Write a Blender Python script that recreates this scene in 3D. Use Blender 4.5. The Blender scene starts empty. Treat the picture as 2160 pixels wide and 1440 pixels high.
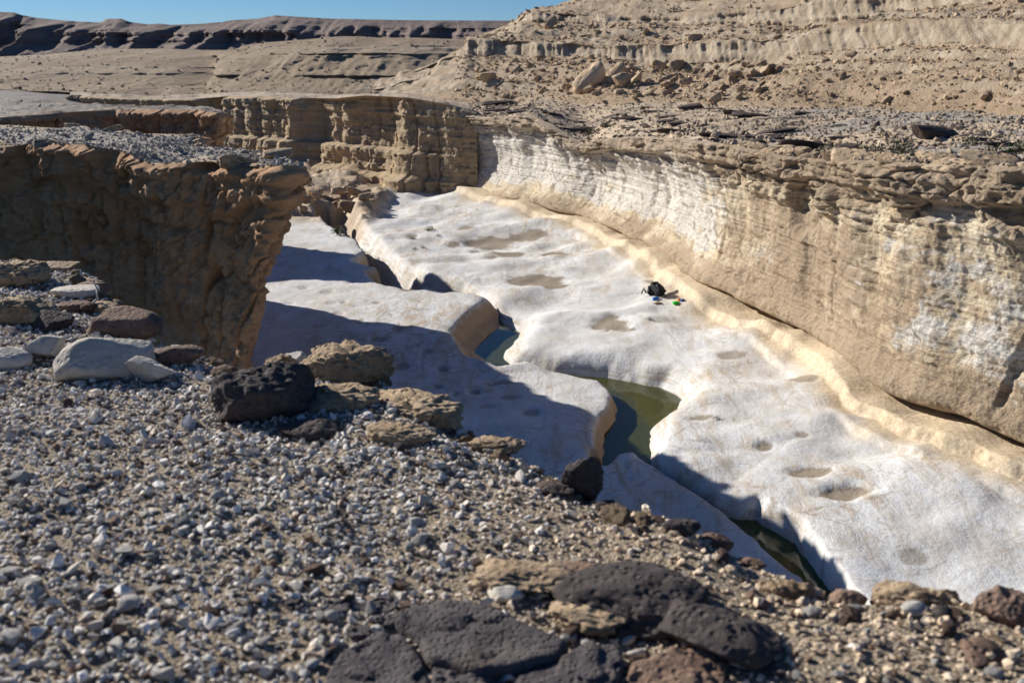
import bpy, math, random
import numpy as np
from mathutils import Vector, Matrix
R = math.radians
rng = np.random.default_rng(7); random.seed(7)
scene = bpy.context.scene
COL = scene.collection

# ------------------------------------------------------------------ camera, sky, sun, exposure
CAMZ, PITCH, FPX = 10.0, R(16.0), 2100.0
cam_d = bpy.data.cameras.new('camera'); cam = bpy.data.objects.new('camera', cam_d); COL.objects.link(cam)
cam.location = (0, 0, CAMZ); cam.rotation_euler = (R(90) - PITCH, 0, 0)
cam_d.sensor_width = 36.0; cam_d.lens = FPX / 2160 * 36; cam_d.clip_start = 0.1; cam_d.clip_end = 8000
cam_d.dof.use_dof = True; cam_d.dof.focus_distance = 11.0; cam_d.dof.aperture_fstop = 3.2
scene.camera = cam

SUN_EL = R(25.0); LX, LY = 0.81, -0.586                  # light travels right and toward the viewer
sun_dir = Vector((-LX * math.cos(SUN_EL), -LY * math.cos(SUN_EL), math.sin(SUN_EL)))
w = bpy.data.worlds.new('World'); scene.world = w; w.use_nodes = True
nt = w.node_tree; nt.nodes.clear()
sky = nt.nodes.new('ShaderNodeTexSky'); sky.sky_type = 'NISHITA'; sky.sun_disc = False
sky.sun_elevation = SUN_EL; sky.sun_rotation = math.atan2(sun_dir.x, sun_dir.y)
sky.altitude = 3500; sky.air_density = 1.3; sky.dust_density = 0.0; sky.ozone_density = 10.0
bg = nt.nodes.new('ShaderNodeBackground'); bg.inputs['Strength'].default_value = 0.055
wo = nt.nodes.new('ShaderNodeOutputWorld')
nt.links.new(sky.outputs[0], bg.inputs[0]); nt.links.new(bg.outputs[0], wo.inputs[0])
sl = bpy.data.lights.new('sun', 'SUN'); sl.energy = 5.0; sl.angle = R(0.53); sl.color = (1.0, 0.955, 0.885)
sun = bpy.data.objects.new('sun', sl); COL.objects.link(sun)
sun.rotation_euler = (-sun_dir).to_track_quat('-Z', 'Y').to_euler()
scene.view_settings.view_transform = 'Standard'; scene.view_settings.look = 'None'
scene.view_settings.gamma = 1.0; scene.view_settings.use_curve_mapping = False
scene.view_settings.exposure = 0.59
scene.cycles.use_denoising = True
scene.cycles.max_bounces = 8; scene.cycles.diffuse_bounces = 5; scene.cycles.transparent_max_bounces = 6

# ------------------------------------------------------------------ helpers
cP, sP = math.cos(PITCH), math.sin(PITCH)
def ray(px, py):
    a = (np.asarray(px, float) - 1080) / FPX; b = (720 - np.asarray(py, float)) / FPX
    return a, cP + b * sP, -sP + b * cP
def atz(px, py, z):
    dx, dy, dz = ray(px, py); t = (np.asarray(z) - CAMZ) / dz
    return np.stack([dx * t, dy * t, CAMZ + dz * t], -1)
def aty(px, py, Y):
    dx, dy, dz = ray(px, py); t = np.asarray(Y) / dy
    return np.stack([dx * t, dy * t, CAMZ + dz * t], -1)
def mpp(px, py, z):                                  # metres per (2160-wide) pixel at that place
    p = atz(px, py, z); return float(np.linalg.norm(p - np.array([0, 0, CAMZ]))) / FPX
def _hash(ix, iy, iz, seed):
    h = (ix * np.int64(374761393) + iy * np.int64(668265263) + iz * np.int64(2147483647) + np.int64(seed) * np.int64(1274126177)) & 0xffffffff
    h = ((h ^ (h >> 13)) * np.int64(1274126177)) & 0xffffffff
    h = ((h ^ (h >> 15)) * np.int64(2246822519)) & 0xffffffff
    h = h ^ (h >> 13)
    return (h & 0xffffff).astype(np.float32) / np.float32(0xffffff)
def vnoise(x, y, z, seed=0):
    x, y, z = np.broadcast_arrays(np.asarray(x, np.float32), np.asarray(y, np.float32), np.asarray(z, np.float32))
    ix = np.floor(x).astype(np.int64); iy = np.floor(y).astype(np.int64); iz = np.floor(z).astype(np.int64)
    f = [x - ix, y - iy, z - iz]; f = [t * t * t * (t * (t * 6 - 15) + 10) for t in f]
    r = 0
    for a in (0, 1):
        wa = f[0] if a else 1 - f[0]
        for b in (0, 1):
            wb = wa * (f[1] if b else 1 - f[1])
            for c in (0, 1):
                r = r + wb * (f[2] if c else 1 - f[2]) * _hash(ix + a, iy + b, iz + c, seed)
    return r * 2 - 1
def fbm(x, y, z, sc=1.0, octs=4, seed=0, gain=0.5, ridged=False):
    x = np.asarray(x, np.float32) / sc; y = np.asarray(y, np.float32) / sc; z = np.asarray(z, np.float32) / sc
    a, tot, out = 1.0, 0.0, 0
    for o in range(octs):
        n = vnoise(x, y, z, seed + o * 17)
        if ridged: n = 1 - 2 * np.abs(n)
        out = out + a * n; tot += a; a *= gain
        x, y, z = (0.8 * x - 0.6 * y) * 2.03 + 11.3, (0.6 * x + 0.8 * y) * 2.03 + 5.7, z * 2.03 + 3.1
    return out / tot
def worley(x, y, z, seed=0):                         # F1, F2-F1, cell id
    x, y, z = np.broadcast_arrays(np.asarray(x, np.float32), np.asarray(y, np.float32), np.asarray(z, np.float32))
    ix = np.floor(x).astype(np.int64); iy = np.floor(y).astype(np.int64); iz = np.floor(z).astype(np.int64)
    d1 = np.full(x.shape, 9e9, np.float32); d2 = d1.copy(); cid = np.zeros(x.shape, np.float32)
    for a in (-1, 0, 1):
        for b in (-1, 0, 1):
            for c in (-1, 0, 1):
                jx, jy, jz = ix + a, iy + b, iz + c
                d = (jx + _hash(jx, jy, jz, seed) - x) ** 2 + (jy + _hash(jx, jy, jz, seed + 1) - y) ** 2 + (jz + _hash(jx, jy, jz, seed + 2) - z) ** 2
                nearer = d < d1
                d2 = np.where(nearer, d1, np.minimum(d2, d)); cid = np.where(nearer, _hash(jx, jy, jz, seed + 3), cid)
                d1 = np.where(nearer, d, d1)
    return np.sqrt(d1), np.sqrt(d2) - np.sqrt(d1), cid
def sstep(a, b, x):
    t = np.clip((np.asarray(x) - a) / (b - a), 0, 1); return t * t * (3 - 2 * t)
def interp(pts, x):
    p = np.array(pts, float); return np.interp(x, p[:, 0], p[:, 1])
def smooth_interp(pts, x, k=9, width=25):
    return sum(interp(pts, np.asarray(x) + d) for d in np.linspace(-width, width, k)) / k
def polydist(P, x, y):                               # distance to polyline
    d = np.full(x.shape, 1e9)
    for (ax, ay), (bx, by) in zip(P[:-1], P[1:]):
        vx, vy = bx - ax, by - ay
        t = np.clip(((x - ax) * vx + (y - ay) * vy) / (vx * vx + vy * vy + 1e-12), 0, 1)
        d = np.minimum(d, (x - ax - t * vx) ** 2 + (y - ay - t * vy) ** 2)
    return np.sqrt(d)
def inside(P, x, y):
    c = np.zeros(x.shape, bool)
    for (ax, ay), (bx, by) in zip(P, P[1:] + P[:1]):
        hit = ((ay > y) != (by > y)) & (x < (bx - ax) * (y - ay) / (by - ay + 1e-12) + ax)
        c ^= hit
    return c
def sdf(P, x, y):                                    # positive inside
    d = polydist(P + P[:1], x, y); return np.where(inside(P, x, y), d, -d)
def build(name, V, F, mat, smooth=True, parent=None, attrs=None, kind=None, label=None, cat=None, group=None):
    me = bpy.data.meshes.new(name)
    V = np.ascontiguousarray(V, np.float32).reshape(-1, 3); F = np.asarray(F, np.int32); n = F.shape[1]
    me.vertices.add(len(V)); me.vertices.foreach_set('co', V.ravel())
    me.loops.add(F.size); me.loops.foreach_set('vertex_index', F.ravel())
    me.polygons.add(len(F)); me.polygons.foreach_set('loop_start', np.arange(0, F.size, n, dtype=np.int32))
    me.polygons.foreach_set('loop_total', np.full(len(F), n, np.int32))
    me.polygons.foreach_set('use_smooth', np.full(len(F), smooth, bool))
    for k, a in (attrs or {}).items():
        a = np.ascontiguousarray(a, np.float32)
        if a.ndim > 1 and a.shape[-1] == 3 and a.size == 3 * len(V):
            at = me.attributes.new(k, 'FLOAT_VECTOR', 'POINT'); at.data.foreach_set('vector', a.ravel())
        else:
            at = me.attributes.new(k, 'FLOAT', 'POINT'); at.data.foreach_set('value', a.ravel())
    me.update(calc_edges=True); me.validate()
    me.materials.append(mat)
    o = bpy.data.objects.new(name, me); COL.objects.link(o); o.parent = parent
    tag(o, label, cat, group, kind)
    return o
def tag(o, label=None, cat=None, group=None, kind=None):
    for k, v in (('label', label), ('category', cat), ('group', group), ('kind', kind)):
        if v: o[k] = v
    return o
def gridF(n, m, flip=False):
    i = np.arange(n * m).reshape(n, m)
    q = [i[:-1, :-1], i[1:, :-1], i[1:, 1:], i[:-1, 1:]]
    if flip: q = q[::-1]
    return np.stack(q, -1).reshape(-1, 4)
def grid(name, G, mat, flip=False, **k):
    n, m = G.shape[:2]; return build(name, G.reshape(-1, 3), gridF(n, m, flip), mat, **k)

# ------------------------------------------------------------------ materials
class N:
    def __init__(s, name, rough=0.9):
        s.m = bpy.data.materials.new(name); s.m.use_nodes = True; s.t = s.m.node_tree; s.t.nodes.clear()
        s.out = s.n('ShaderNodeOutputMaterial'); s.b = s.n('ShaderNodeBsdfPrincipled')
        s.b.inputs['Roughness'].default_value = rough; s.b.inputs['Specular IOR Level'].default_value = 0.25
        s.l(s.b.outputs[0], s.out.inputs[0]); s.pos = s.n('ShaderNodeNewGeometry').outputs['Position']
        s.obj = s.n('ShaderNodeTexCoord').outputs['Object']
    def n(s, t, **k):
        n = s.t.nodes.new(t)
        for a, v in k.items(): setattr(n, a, v)
        return n
    def l(s, a, b): s.t.links.new(a, b)
    def put(s, inp, v):
        if hasattr(v, 'is_linked') or isinstance(v, bpy.types.NodeSocket): s.l(v, inp)
        else: inp.default_value = v
    def map(s, sc=(1, 1, 1), src=None, loc=(0, 0, 0)):
        m = s.n('ShaderNodeMapping'); s.l(src or s.pos, m.inputs[0]); m.inputs['Scale'].default_value = sc; m.inputs['Location'].default_value = loc
        return m.outputs[0]
    def noise(s, vec, scale=1.0, detail=5, rough=0.55, dist=0.0):
        n = s.n('ShaderNodeTexNoise'); s.l(vec, n.inputs['Vector']); n.inputs['Scale'].default_value = scale
        n.inputs['Detail'].default_value = detail; n.inputs['Roughness'].default_value = rough; n.inputs['Distortion'].default_value = dist
        return n.outputs[0]
    def vor(s, vec, scale=1.0, feature='F1', out=0):
        n = s.n('ShaderNodeTexVoronoi', feature=feature); s.l(vec, n.inputs['Vector']); n.inputs['Scale'].default_value = scale
        return n.outputs[out]
    def ramp(s, f, stops):
        r = s.n('ShaderNodeValToRGB'); s.l(f, r.inputs[0]); e = r.color_ramp.elements
        while len(e) < len(stops): e.new(0.5)
        for q, (p, c) in zip(e, stops):
            q.position = p; q.color = (c, c, c, 1) if isinstance(c, (int, float)) else (*c, 1)
        return r.outputs[0]
    def mix(s, f, a, b, mode='MIX'):
        m = s.n('ShaderNodeMix', data_type='RGBA', blend_type=mode)
        s.put(m.inputs[0], f)
        for i, v in ((6, a), (7, b)):
            if isinstance(v, tuple): v = (*v, 1) if len(v) == 3 else v
            s.put(m.inputs[i], v)
        return m.outputs[2]
    def math(s, op, a, b=0.0, clamp=False):
        m = s.n('ShaderNodeMath', operation=op, use_clamp=clamp); s.put(m.inputs[0], a); s.put(m.inputs[1], b); return m.outputs[0]
    def attr(s, name, out='Fac'):
        a = s.n('ShaderNodeAttribute', attribute_name=name); return a.outputs[out]
    def bump(s, h, dist, strength=1.0, prev=None):
        b = s.n('ShaderNodeBump'); s.l(h, b.inputs['Height']); b.inputs['Distance'].default_value = dist; b.inputs['Strength'].default_value = strength
        if prev: s.l(prev, b.inputs['Normal'])
        return b.outputs[0]
    def done(s, col, nrm=None):
        s.put(s.b.inputs['Base Color'], (*col, 1) if isinstance(col, tuple) else col)
        if nrm: s.l(nrm, s.b.inputs['Normal'])
        return s.m

def mat_floor():
    s = N('polished_limestone', 0.75)
    big = s.noise(s.map((.35, .35, .5)), 1.0, 5); mid = s.noise(s.map((1, 1, 1)), 2.2, 6, .65)
    fine = s.noise(s.map((1, 1, 1)), 9, 6, .7)
    c = s.mix(s.ramp(big, [(.35, 0), (.65, 1)]), (.57, .555, .525), (.69, .695, .69))
    bed = s.noise(s.map((1.6, .45, 1)), 1.3, 7, .72, .6); area = s.ramp(s.noise(s.map((.16, .16, .2), loc=(3, 9, 0)), 1.0, 3), [(.38, .25), (.62, 1)])
    c = s.mix(s.math('MULTIPLY', s.math('MULTIPLY', s.ramp(bed, [(.47, 0), (.63, 1)]), area), .9), c, (.44, .345, .235))
    vein = s.vor(s.map((.7, .7, .7)), 1.1, 'DISTANCE_TO_EDGE')
    c = s.mix(s.math('MULTIPLY', s.ramp(s.math('ADD', vein, s.math('MULTIPLY', s.math('SUBTRACT', mid, .5), .35)), [(.0, .55), (.022, 0)]), area), c, (.33, .25, .165))
    speck = s.ramp(s.noise(s.map((1.5, .8, 1)), 16, 5, .75), [(.52, 0), (.66, 1)])
    c = s.mix(s.math('MULTIPLY', s.math('MULTIPLY', speck, area), .85), c, (.36, .28, .19))
    c = s.mix(s.math('MULTIPLY', s.ramp(mid, [(.50, 0), (.70, 1)]), .45), c, (.47, .40, .31))
    c = s.mix(s.attr('warm'), c, s.mix(s.ramp(fine, [(.35, 0), (.62, 1)]), (.42, .29, .15), (.66, .53, .345)))
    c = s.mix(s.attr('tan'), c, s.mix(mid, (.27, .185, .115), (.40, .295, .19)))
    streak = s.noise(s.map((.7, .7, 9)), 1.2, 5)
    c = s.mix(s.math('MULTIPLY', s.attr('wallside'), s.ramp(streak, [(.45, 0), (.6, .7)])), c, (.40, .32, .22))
    c = s.mix(s.attr('dirt'), c, s.mix(s.ramp(s.noise(s.map((1, 1, 1)), 14, 4, .7), [(.3, 0), (.7, 1)]), (.20, .16, .115), (.33, .275, .21)))
    c = s.mix(s.attr('algae'), c, s.mix(mid, (.22, .21, .05), (.42, .44, .20)))
    crack = s.vor(s.map((.8, .8, .8)), 1.0, 'DISTANCE_TO_EDGE')
    h = s.math('ADD', s.math('MULTIPLY', mid, .5), s.math('ADD', s.math('MULTIPLY', fine, .35), s.math('MULTIPLY', s.math('MULTIPLY', bed, area), .9)))
    return s.done(c, s.bump(h, .07, .85))
def mat_wall():
    s = N('canyon_wall_limestone', 0.88)
    v = s.noise(s.map((1.1, 1.1, .16)), 1.0, 6, .6); big = s.noise(s.map((.28, .28, .34)), 1.0, 5, .6)
    mid = s.noise(s.map((1, 1, 1.2)), 1.6, 7, .68); fine = s.noise(s.map((1, 1, 2)), 6, 6, .72)
    strat = s.noise(s.map((.22, .22, 6)), 1.0, 6, .7)
    c = s.mix(s.ramp(v, [(.30, 0), (.70, 1)]), (.64, .51, .32), (.74, .655, .51))
    c = s.mix(s.math('MULTIPLY', s.ramp(strat, [(.47, 0), (.62, 1)]), .5), c, (.46, .335, .20))
    crk = s.vor(s.map((.55, .55, .9)), 1.0, 'DISTANCE_TO_EDGE')
    drip = s.noise(s.map((2.6, 2.6, .10)), 1.0, 6, .7)
    c = s.mix(s.math('MULTIPLY', s.ramp(drip, [(.54, 0), (.66, 1)]), .55), c, (.40, .28, .165))
    br = s.math('ADD', s.math('MULTIPLY', big, .55), s.math('MULTIPLY', mid, .45))
    br = s.math('ADD', br, s.math('MULTIPLY', s.math('SUBTRACT', s.attr('brown'), .5), .30))
    c = s.mix(s.ramp(br, [(.45, 0), (.53, .85)]), c, s.mix(mid, (.28, .195, .12), (.50, .375, .255)))
    wh = s.math('ADD', s.math('MULTIPLY', s.noise(s.map((.5, .5, .8), loc=(7, 3, 2)), 1.0, 6, .7), .7), s.math('MULTIPLY', s.attr('white'), .3))
    c = s.mix(s.ramp(wh, [(.51, 0), (.565, .9)]), c, s.mix(mid, (.60, .56, .49), (.76, .74, .69)))
    c = s.mix(s.ramp(s.math('ADD', crk, s.math('MULTIPLY', s.math('SUBTRACT', mid, .5), .5)), [(.0, .6), (.012, 0)]), c, (.17, .12, .08))
    c = s.mix(s.math('MULTIPLY', s.ramp(fine, [(.48, 0), (.64, 1)]), .6), c, (.30, .22, .14))
    c = s.mix(s.attr('cap'), c, s.mix(mid, (.26, .185, .12), (.46, .35, .24)))
    h = s.math('ADD', s.math('MULTIPLY', mid, .5), s.math('ADD', s.math('MULTIPLY', s.math('MULTIPLY', fine, .5), s.ramp(big, [(.35, .2), (.65, 1)])), s.math('MULTIPLY', strat, .55)))
    return s.done(c, s.bump(h, .30, 1.0))
def mat_cliff(name, c1, c2, c3, bs=.25, sc=1.0):
    s = N(name, 0.92)
    big = s.noise(s.map((.3 * sc, .3 * sc, .3 * sc)), 1.0, 5); v = s.noise(s.map((1.2 * sc, 1.2 * sc, .25 * sc)), 1, 6, .65)
    mid = s.noise(s.map((sc, sc, sc)), 1.7, 7, .68); fine = s.noise(s.map((sc, sc, 1.6 * sc)), 7, 6, .72); strat = s.noise(s.map((.12 * sc, .12 * sc, 3.2 * sc)), 1, 5, .6)
    c = s.mix(s.ramp(v, [(.32, 0), (.68, 1)]), c1, c2)
    c = s.mix(s.ramp(s.math('ADD', s.math('MULTIPLY', big, .5), s.math('MULTIPLY', mid, .5)), [(.44, 0), (.60, .85)]), c, c3)
    c = s.mix(s.math('MULTIPLY', s.ramp(strat, [(.42, 0), (.65, 1)]), .45), c, tuple(.62 * a for a in c1))
    c = s.mix(s.math('MULTIPLY', s.ramp(fine, [(.48, 0), (.70, 1)]), .5), c, tuple(.5 * a for a in c1))
    c = s.mix(s.attr('gravel'), c, s.mix(s.ramp(s.noise(s.map((sc, sc, sc)), 16, 3, .7), [(.3, 0), (.7, 1)]), (.20, .175, .145), (.42, .39, .345)))
    c = s.mix(s.attr('dark'), c, s.mix(fine, (.05, .038, .034), (.12, .09, .075)))
    h = s.math('ADD', s.math('MULTIPLY', mid, .5), s.math('ADD', s.math('MULTIPLY', fine, .4), s.math('MULTIPLY', strat, .25)))
    return s.done(c, s.bump(h, bs, .9))
def mat_hill(name, a, b, pale, dark, sc=1.0, bs=.5):
    s = N(name, 0.95)
    mid = s.noise(s.map((sc, sc, sc)), .6, 7, .65); fine = s.noise(s.map((sc, sc, 1.5 * sc)), 2.6, 6, .75); grit = s.noise(s.map((sc, sc, sc)), 9, 4, .75)
    run = s.noise(s.map((.55 * sc, .10 * sc, .2 * sc)), 1, 5, .6)
    strat = s.noise(s.map((.02 * sc, .02 * sc, 1.6 * sc)), 1, 5, .6)
    c = s.mix(s.ramp(mid, [(.35, 0), (.65, 1)]), a, b)
    c = s.mix(s.math('MULTIPLY', s.ramp(strat, [(.42, 0), (.58, 1)]), .55), c, dark)
    c = s.mix(s.math('MULTIPLY', s.ramp(run, [(.56, 0), (.70, 1)]), .55), c, pale)
    c = s.mix(s.math('MULTIPLY', s.ramp(fine, [(.45, 0), (.70, 1)]), .5), c, dark)
    c = s.mix(s.math('MULTIPLY', s.ramp(grit, [(.42, 0), (.66, 1)]), .4), c, tuple(.6 * q for q in dark))
    c = s.mix(s.attr('band'), c, s.mix(s.ramp(s.noise(s.map((1.3 * sc, 1.3 * sc, .2 * sc)), 1, 6, .65), [(.33, 0), (.66, 1)]), tuple(.55 * q for q in a), tuple(.92 * q for q in pale)))
    h = s.math('ADD', s.math('MULTIPLY', fine, .6), s.math('MULTIPLY', grit, .4))
    return s.done(c, s.bump(h, bs, .9))
def mat_rock(name, c1, c2, c3, pit=.012, psc=38, nsc=7, c3w=(.5, .66), rand=.25, rough=.9):
    s = N(name, rough)
    inf = s.n('ShaderNodeObjectInfo'); v = s.n('ShaderNodeVectorMath', operation='ADD'); s.l(s.obj, v.inputs[0])
    cx = s.n('ShaderNodeCombineXYZ'); rr = s.math('MULTIPLY', inf.outputs['Random'], 57.0); [s.l(rr, cx.inputs[i]) for i in range(3)]
    s.l(cx.outputs[0], v.inputs[1]); p = v.outputs[0]
    mid = s.noise(p, nsc, 6, .62); fine = s.noise(p, nsc * 6, 5, .7); pits = s.vor(p, psc)
    c = s.mix(s.ramp(mid, [(.35, 0), (.65, 1)]), c1, c2)
    c = s.mix(s.ramp(s.noise(p, nsc * .55, 7, .68), [(c3w[0], 0), (c3w[1], .85)]), c, c3)
    c = s.mix(s.math('MULTIPLY', s.ramp(fine, [(.45, 0), (.7, 1)]), .4), c, tuple(.5 * q for q in c1))
    hsv = s.n('ShaderNodeHueSaturation'); s.l(c, hsv.inputs['Color'])
    s.l(s.math('ADD', s.math('MULTIPLY', inf.outputs['Random'], rand * 2), 1 - rand), hsv.inputs['Value'])
    h = s.math('ADD', s.ramp(pits, [(.0, 0), (.45, 1)]), s.math('MULTIPLY', fine, .8))
    return s.done(hsv.outputs[0], s.bump(h, pit, .9, s.bump(mid, pit * 3, .6)))
def mat_vc(name):
    s = N(name, .9)
    n = s.noise(s.map((1, 1, 1)), 60, 4, .65)
    a = s.attr('tint', 'Vector'); c = s.mix(s.math('MULTIPLY', s.ramp(n, [(.3, 0), (.7, 1)]), .4), a, s.mix(.55, a, (.13, .10, .07)))
    return s.done(c, s.bump(n, .006, .7))
def mat_ground():
    s = N('rim_gravel_soil', .95)
    big = s.noise(s.map((1, 1, 1)), .9, 4); mid = s.noise(s.map((1, 1, 1)), 9, 6, .7); fine = s.vor(s.map((1, 1, 1)), 70); f2 = s.noise(s.map((1, 1, 1)), 70, 4, .7)
    c = s.mix(s.ramp(mid, [(.35, 0), (.65, 1)]), (.44, .345, .235), (.56, .455, .325))
    c = s.mix(s.ramp(f2, [(.42, 0), (.62, .8)]), c, (.19, .145, .105))
    c = s.mix(s.math('MULTIPLY', s.ramp(s.vor(s.map((1, 1, 1)), 45, 'F1'), [(.25, 1), (.42, 0)]), .5), c, (.44, .39, .32))
    h = s.math('ADD', s.math('MULTIPLY', s.math('SUBTRACT', 1.0, fine), .6), s.math('ADD', f2, mid))
    return s.done(c, s.bump(h, .03, 1.0))
def mat_water():
    s = N('pool_water', .03)
    fr = s.n('ShaderNodeFresnel'); fr.inputs['IOR'].default_value = 1.33
    tr = s.n('ShaderNodeBsdfTransparent'); tr.inputs[0].default_value = (.78, .84, .50, 1)
    gl = s.n('ShaderNodeBsdfGlossy'); gl.inputs['Roughness'].default_value = .02
    nb = s.bump(s.noise(s.map((1, 1, 1)), 3.0, 3), .012, .5); s.l(nb, gl.inputs['Normal']); s.l(nb, fr.inputs['Normal'])
    df = s.n('ShaderNodeBsdfDiffuse'); df.inputs[0].default_value = (.12, .125, .04, 1)
    m0 = s.n('ShaderNodeMixShader'); m0.inputs[0].default_value = .45; s.l(tr.outputs[0], m0.inputs[1]); s.l(df.outputs[0], m0.inputs[2])
    mx = s.n('ShaderNodeMixShader'); s.l(fr.outputs[0], mx.inputs[0]); s.l(m0.outputs[0], mx.inputs[1]); s.l(gl.outputs[0], mx.inputs[2])
    s.l(mx.outputs[0], s.out.inputs[0]); return s.m
def mat_plain(name, c, rough=.7, n=.15):
    s = N(name, rough); z = s.noise(s.obj, 30, 4, .6)
    return s.done(s.mix(s.math('MULTIPLY', z, n * 2), c, tuple(q * .5 for q in c)), s.bump(z, .004, .5))

M = dict(
    floor=mat_floor(), wall=mat_wall(), water=mat_water(), ground=mat_ground(), pebble=mat_vc('gravel_chips'), rubble=mat_vc('slope_rubble'),
    far_wall=mat_cliff('far_wall_limestone', (.46, .33, .19), (.56, .43, .27), (.38, .285, .19)),
    prom=mat_cliff('shaded_cliff_limestone', (.57, .325, .165), (.66, .42, .25), (.44, .25, .13), .4),
    terrace=mat_cliff('terrace_limestone', (.50, .38, .255), (.57, .45, .32), (.46, .37, .27), .12),
    hill=mat_hill('near_hill_rock', (.51, .375, .245), (.575, .44, .305), (.66, .55, .41), (.34, .24, .155), 1.0, .36),
    midhill=mat_hill('mid_hill_rock', (.42, .315, .205), (.48, .37, .25), (.60, .50, .37), (.28, .20, .13), .6, .9),
    mesa=mat_hill('mesa_rock', (.30, .225, .19), (.36, .28, .235), (.46, .38, .32), (.17, .125, .11), .06, 6),  # mesa tones lightened to suggest haze in the distance; no air is modelled
    pale=mat_rock('pale_limestone_rock', (.46, .41, .34), (.56, .51, .44), (.40, .29, .17), .006, 30, 4, (.55, .75), .12),
    black=mat_rock('black_varnished_rock', (.045, .036, .034), (.085, .068, .062), (.17, .105, .07), .014, 34, 6, (.58, .74), .15),
    slab=mat_rock('dark_flat_slab', (.070, .060, .060), (.115, .098, .092), (.21, .135, .085), .008, 60, 5, (.56, .72), .15),
    rust=mat_rock('rusty_brown_rock', (.17, .105, .075), (.25, .165, .115), (.085, .062, .055), .010, 40, 6, (.5, .66), .2),
    crust=mat_rock('tan_conglomerate', (.36, .255, .155), (.46, .35, .23), (.27, .185, .115), .022, 26, 8, (.5, .66), .15),
    tan=mat_rock('tan_hill_boulder', (.44, .315, .195), (.55, .415, .275), (.32, .225, .14), .10, 3.0, 1.0, (.5, .66), .2),
    tdark=mat_rock('dark_terrace_slab', (.055, .040, .036), (.10, .075, .065), (.20, .14, .09), .05, 5, 1.6, (.52, .7), .2),
    chip=mat_rock('loose_limestone_chip', (.60, .56, .49), (.74, .70, .63), (.52, .43, .31), .004, 60, 14, (.55, .75), .22),
)
STR = 'structure'

# ------------------------------------------------------------------ canyon floor with inner slot and pools
NOTCH = [(960, 405), (985, 414), (1080, 427), (1142, 437), (1205, 452), (1255, 465), (1292, 482), (1317, 497), (1367, 522), (1405, 540), (1430, 560), (1467, 587), (1505, 612),
         (1580, 647), (1620, 665), (1690, 697), (1750, 727), (1807, 780), (1873, 830), (1940, 863), (2023, 895), (2160, 945), (2400, 1030)]
ZB = 0.95
FARY = [(960, 74.2), (985, 72), (1080, 66), (1142, 62.4), (1205, 59), (1255, 56.5), (1292, 53.7)]
def wall_foot(px):
    p = atz(px, smooth_interp(NOTCH, px, 9, 22), ZB); q = aty(px, smooth_interp(NOTCH, px, 9, 22), interp(FARY, px)); k = sstep(1255, 1195, px)[..., None]
    return p * (1 - k) + q * k
wallbase = [tuple(wall_foot(np.array([float(a)]))[0][:2]) for a, b in NOTCH]
LBp = [(640, 440), (700, 480), (752, 505), (772, 528), (742, 548), (770, 556), (800, 562), (772, 572), (800, 600), (860, 606), (905, 606), (960, 617), (1030, 630), (985, 662), (950, 694), (985, 735), (1050, 757), (1110, 772), (1180, 786), (1262, 800),
       (1290, 832), (1264, 880), (1258, 940), (1246, 972), (1275, 976), (1300, 952), (1335, 946), (1368, 968), (1430, 1002), (1500, 1052), (1560, 1098), (1620, 1146), (1700, 1200), (1740, 1290)]
RBp = [(740, 432), (770, 470), (800, 505), (850, 545), (905, 575), (985, 592), (1010, 605), (1060, 640), (1135, 672), (1112, 700), (1106, 735), (1180, 746), (1300, 754), (1420, 775), (1490, 806), (1462, 850),
       (1412, 872), (1402, 920), (1380, 958), (1432, 982), (1510, 1040), (1600, 1046), (1690, 1096), (1770, 1190), (1850, 1290)]
LB = [tuple(atz(a, b, .30 if b < 760 else -.08)[:2]) for a, b in LBp]; RB = [tuple(atz(a, b, 0.0)[:2]) for a, b in RBp]
CH = LB + RB[::-1]
POTS = [(1288, 686, 36, 13, .22, 1), (1040, 508, 58, 9, .05, 1), (1110, 503, 40, 6, .04, 1), (1075, 535, 44, 7, .05, 1), (1165, 540, 30, 6, .04, 1), (1130, 590, 62, 11, .06, 1), (1165, 602, 30, 7, .05, 1), (985, 484, 20, 5, .05, 1), (955, 510, 12, 4, .06, .8),
        (862, 618, 22, 5, .1, .8), (1715, 996, 42, 10, .13, .8), (1785, 1040, 48, 13, .2, 1), (1612, 943, 18, 7, .1, .8), (1692, 832, 26, 9, .07, .6), (1480, 882, 24, 5, .05, .6), (1930, 1165, 30, 12, .04, .4), (1540, 765, 30, 6, .03, .5), (1370, 612, 8, 5, .08, .7), (1325, 702, 18, 3, .03, .6),
        (935, 772, 11, 5, .12, .5), (845, 768, 20, 6, .1, .4), (1058, 796, 24, 5, .12, .5), (1036, 801, 10, 4, .1, .4), (1002, 816, 16, 6, .14, .5), (924, 806, 9, 4, .1, .4), (1075, 828, 22, 5, .08, .4), (962, 823, 8, 5, .08, .4), (1120, 860, 18, 7, .08, .4), (1030, 846, 18, 4, .06, .3),
        (715, 672, 12, 4, .08, .3), (740, 605, 10, 3, .08, .3), (640, 616, 10, 3, .08, .3), (690, 625, 14, 4, .1, .3), (668, 700, 12, 4, .08, .3), (760, 690, 10, 3, .08, .3), (840, 700, 16, 5, .12, .4), (800, 725, 18, 5, .1, .4), (900, 745, 12, 4, .08, .3), (610, 650, 10, 3, .06, .2), (700, 650, 12, 3, .06, .2),
        (795, 650, 8, 2.5, .06, .5), (725, 649, 7, 2.5, .06, .5), (1690, 930, 14, 5, .06, .5), (1905, 920, 30, 8, .05, .4), (870, 497, 12, 4, .1, .6), (1002, 521, 10, 3, .08, .5)]
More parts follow.
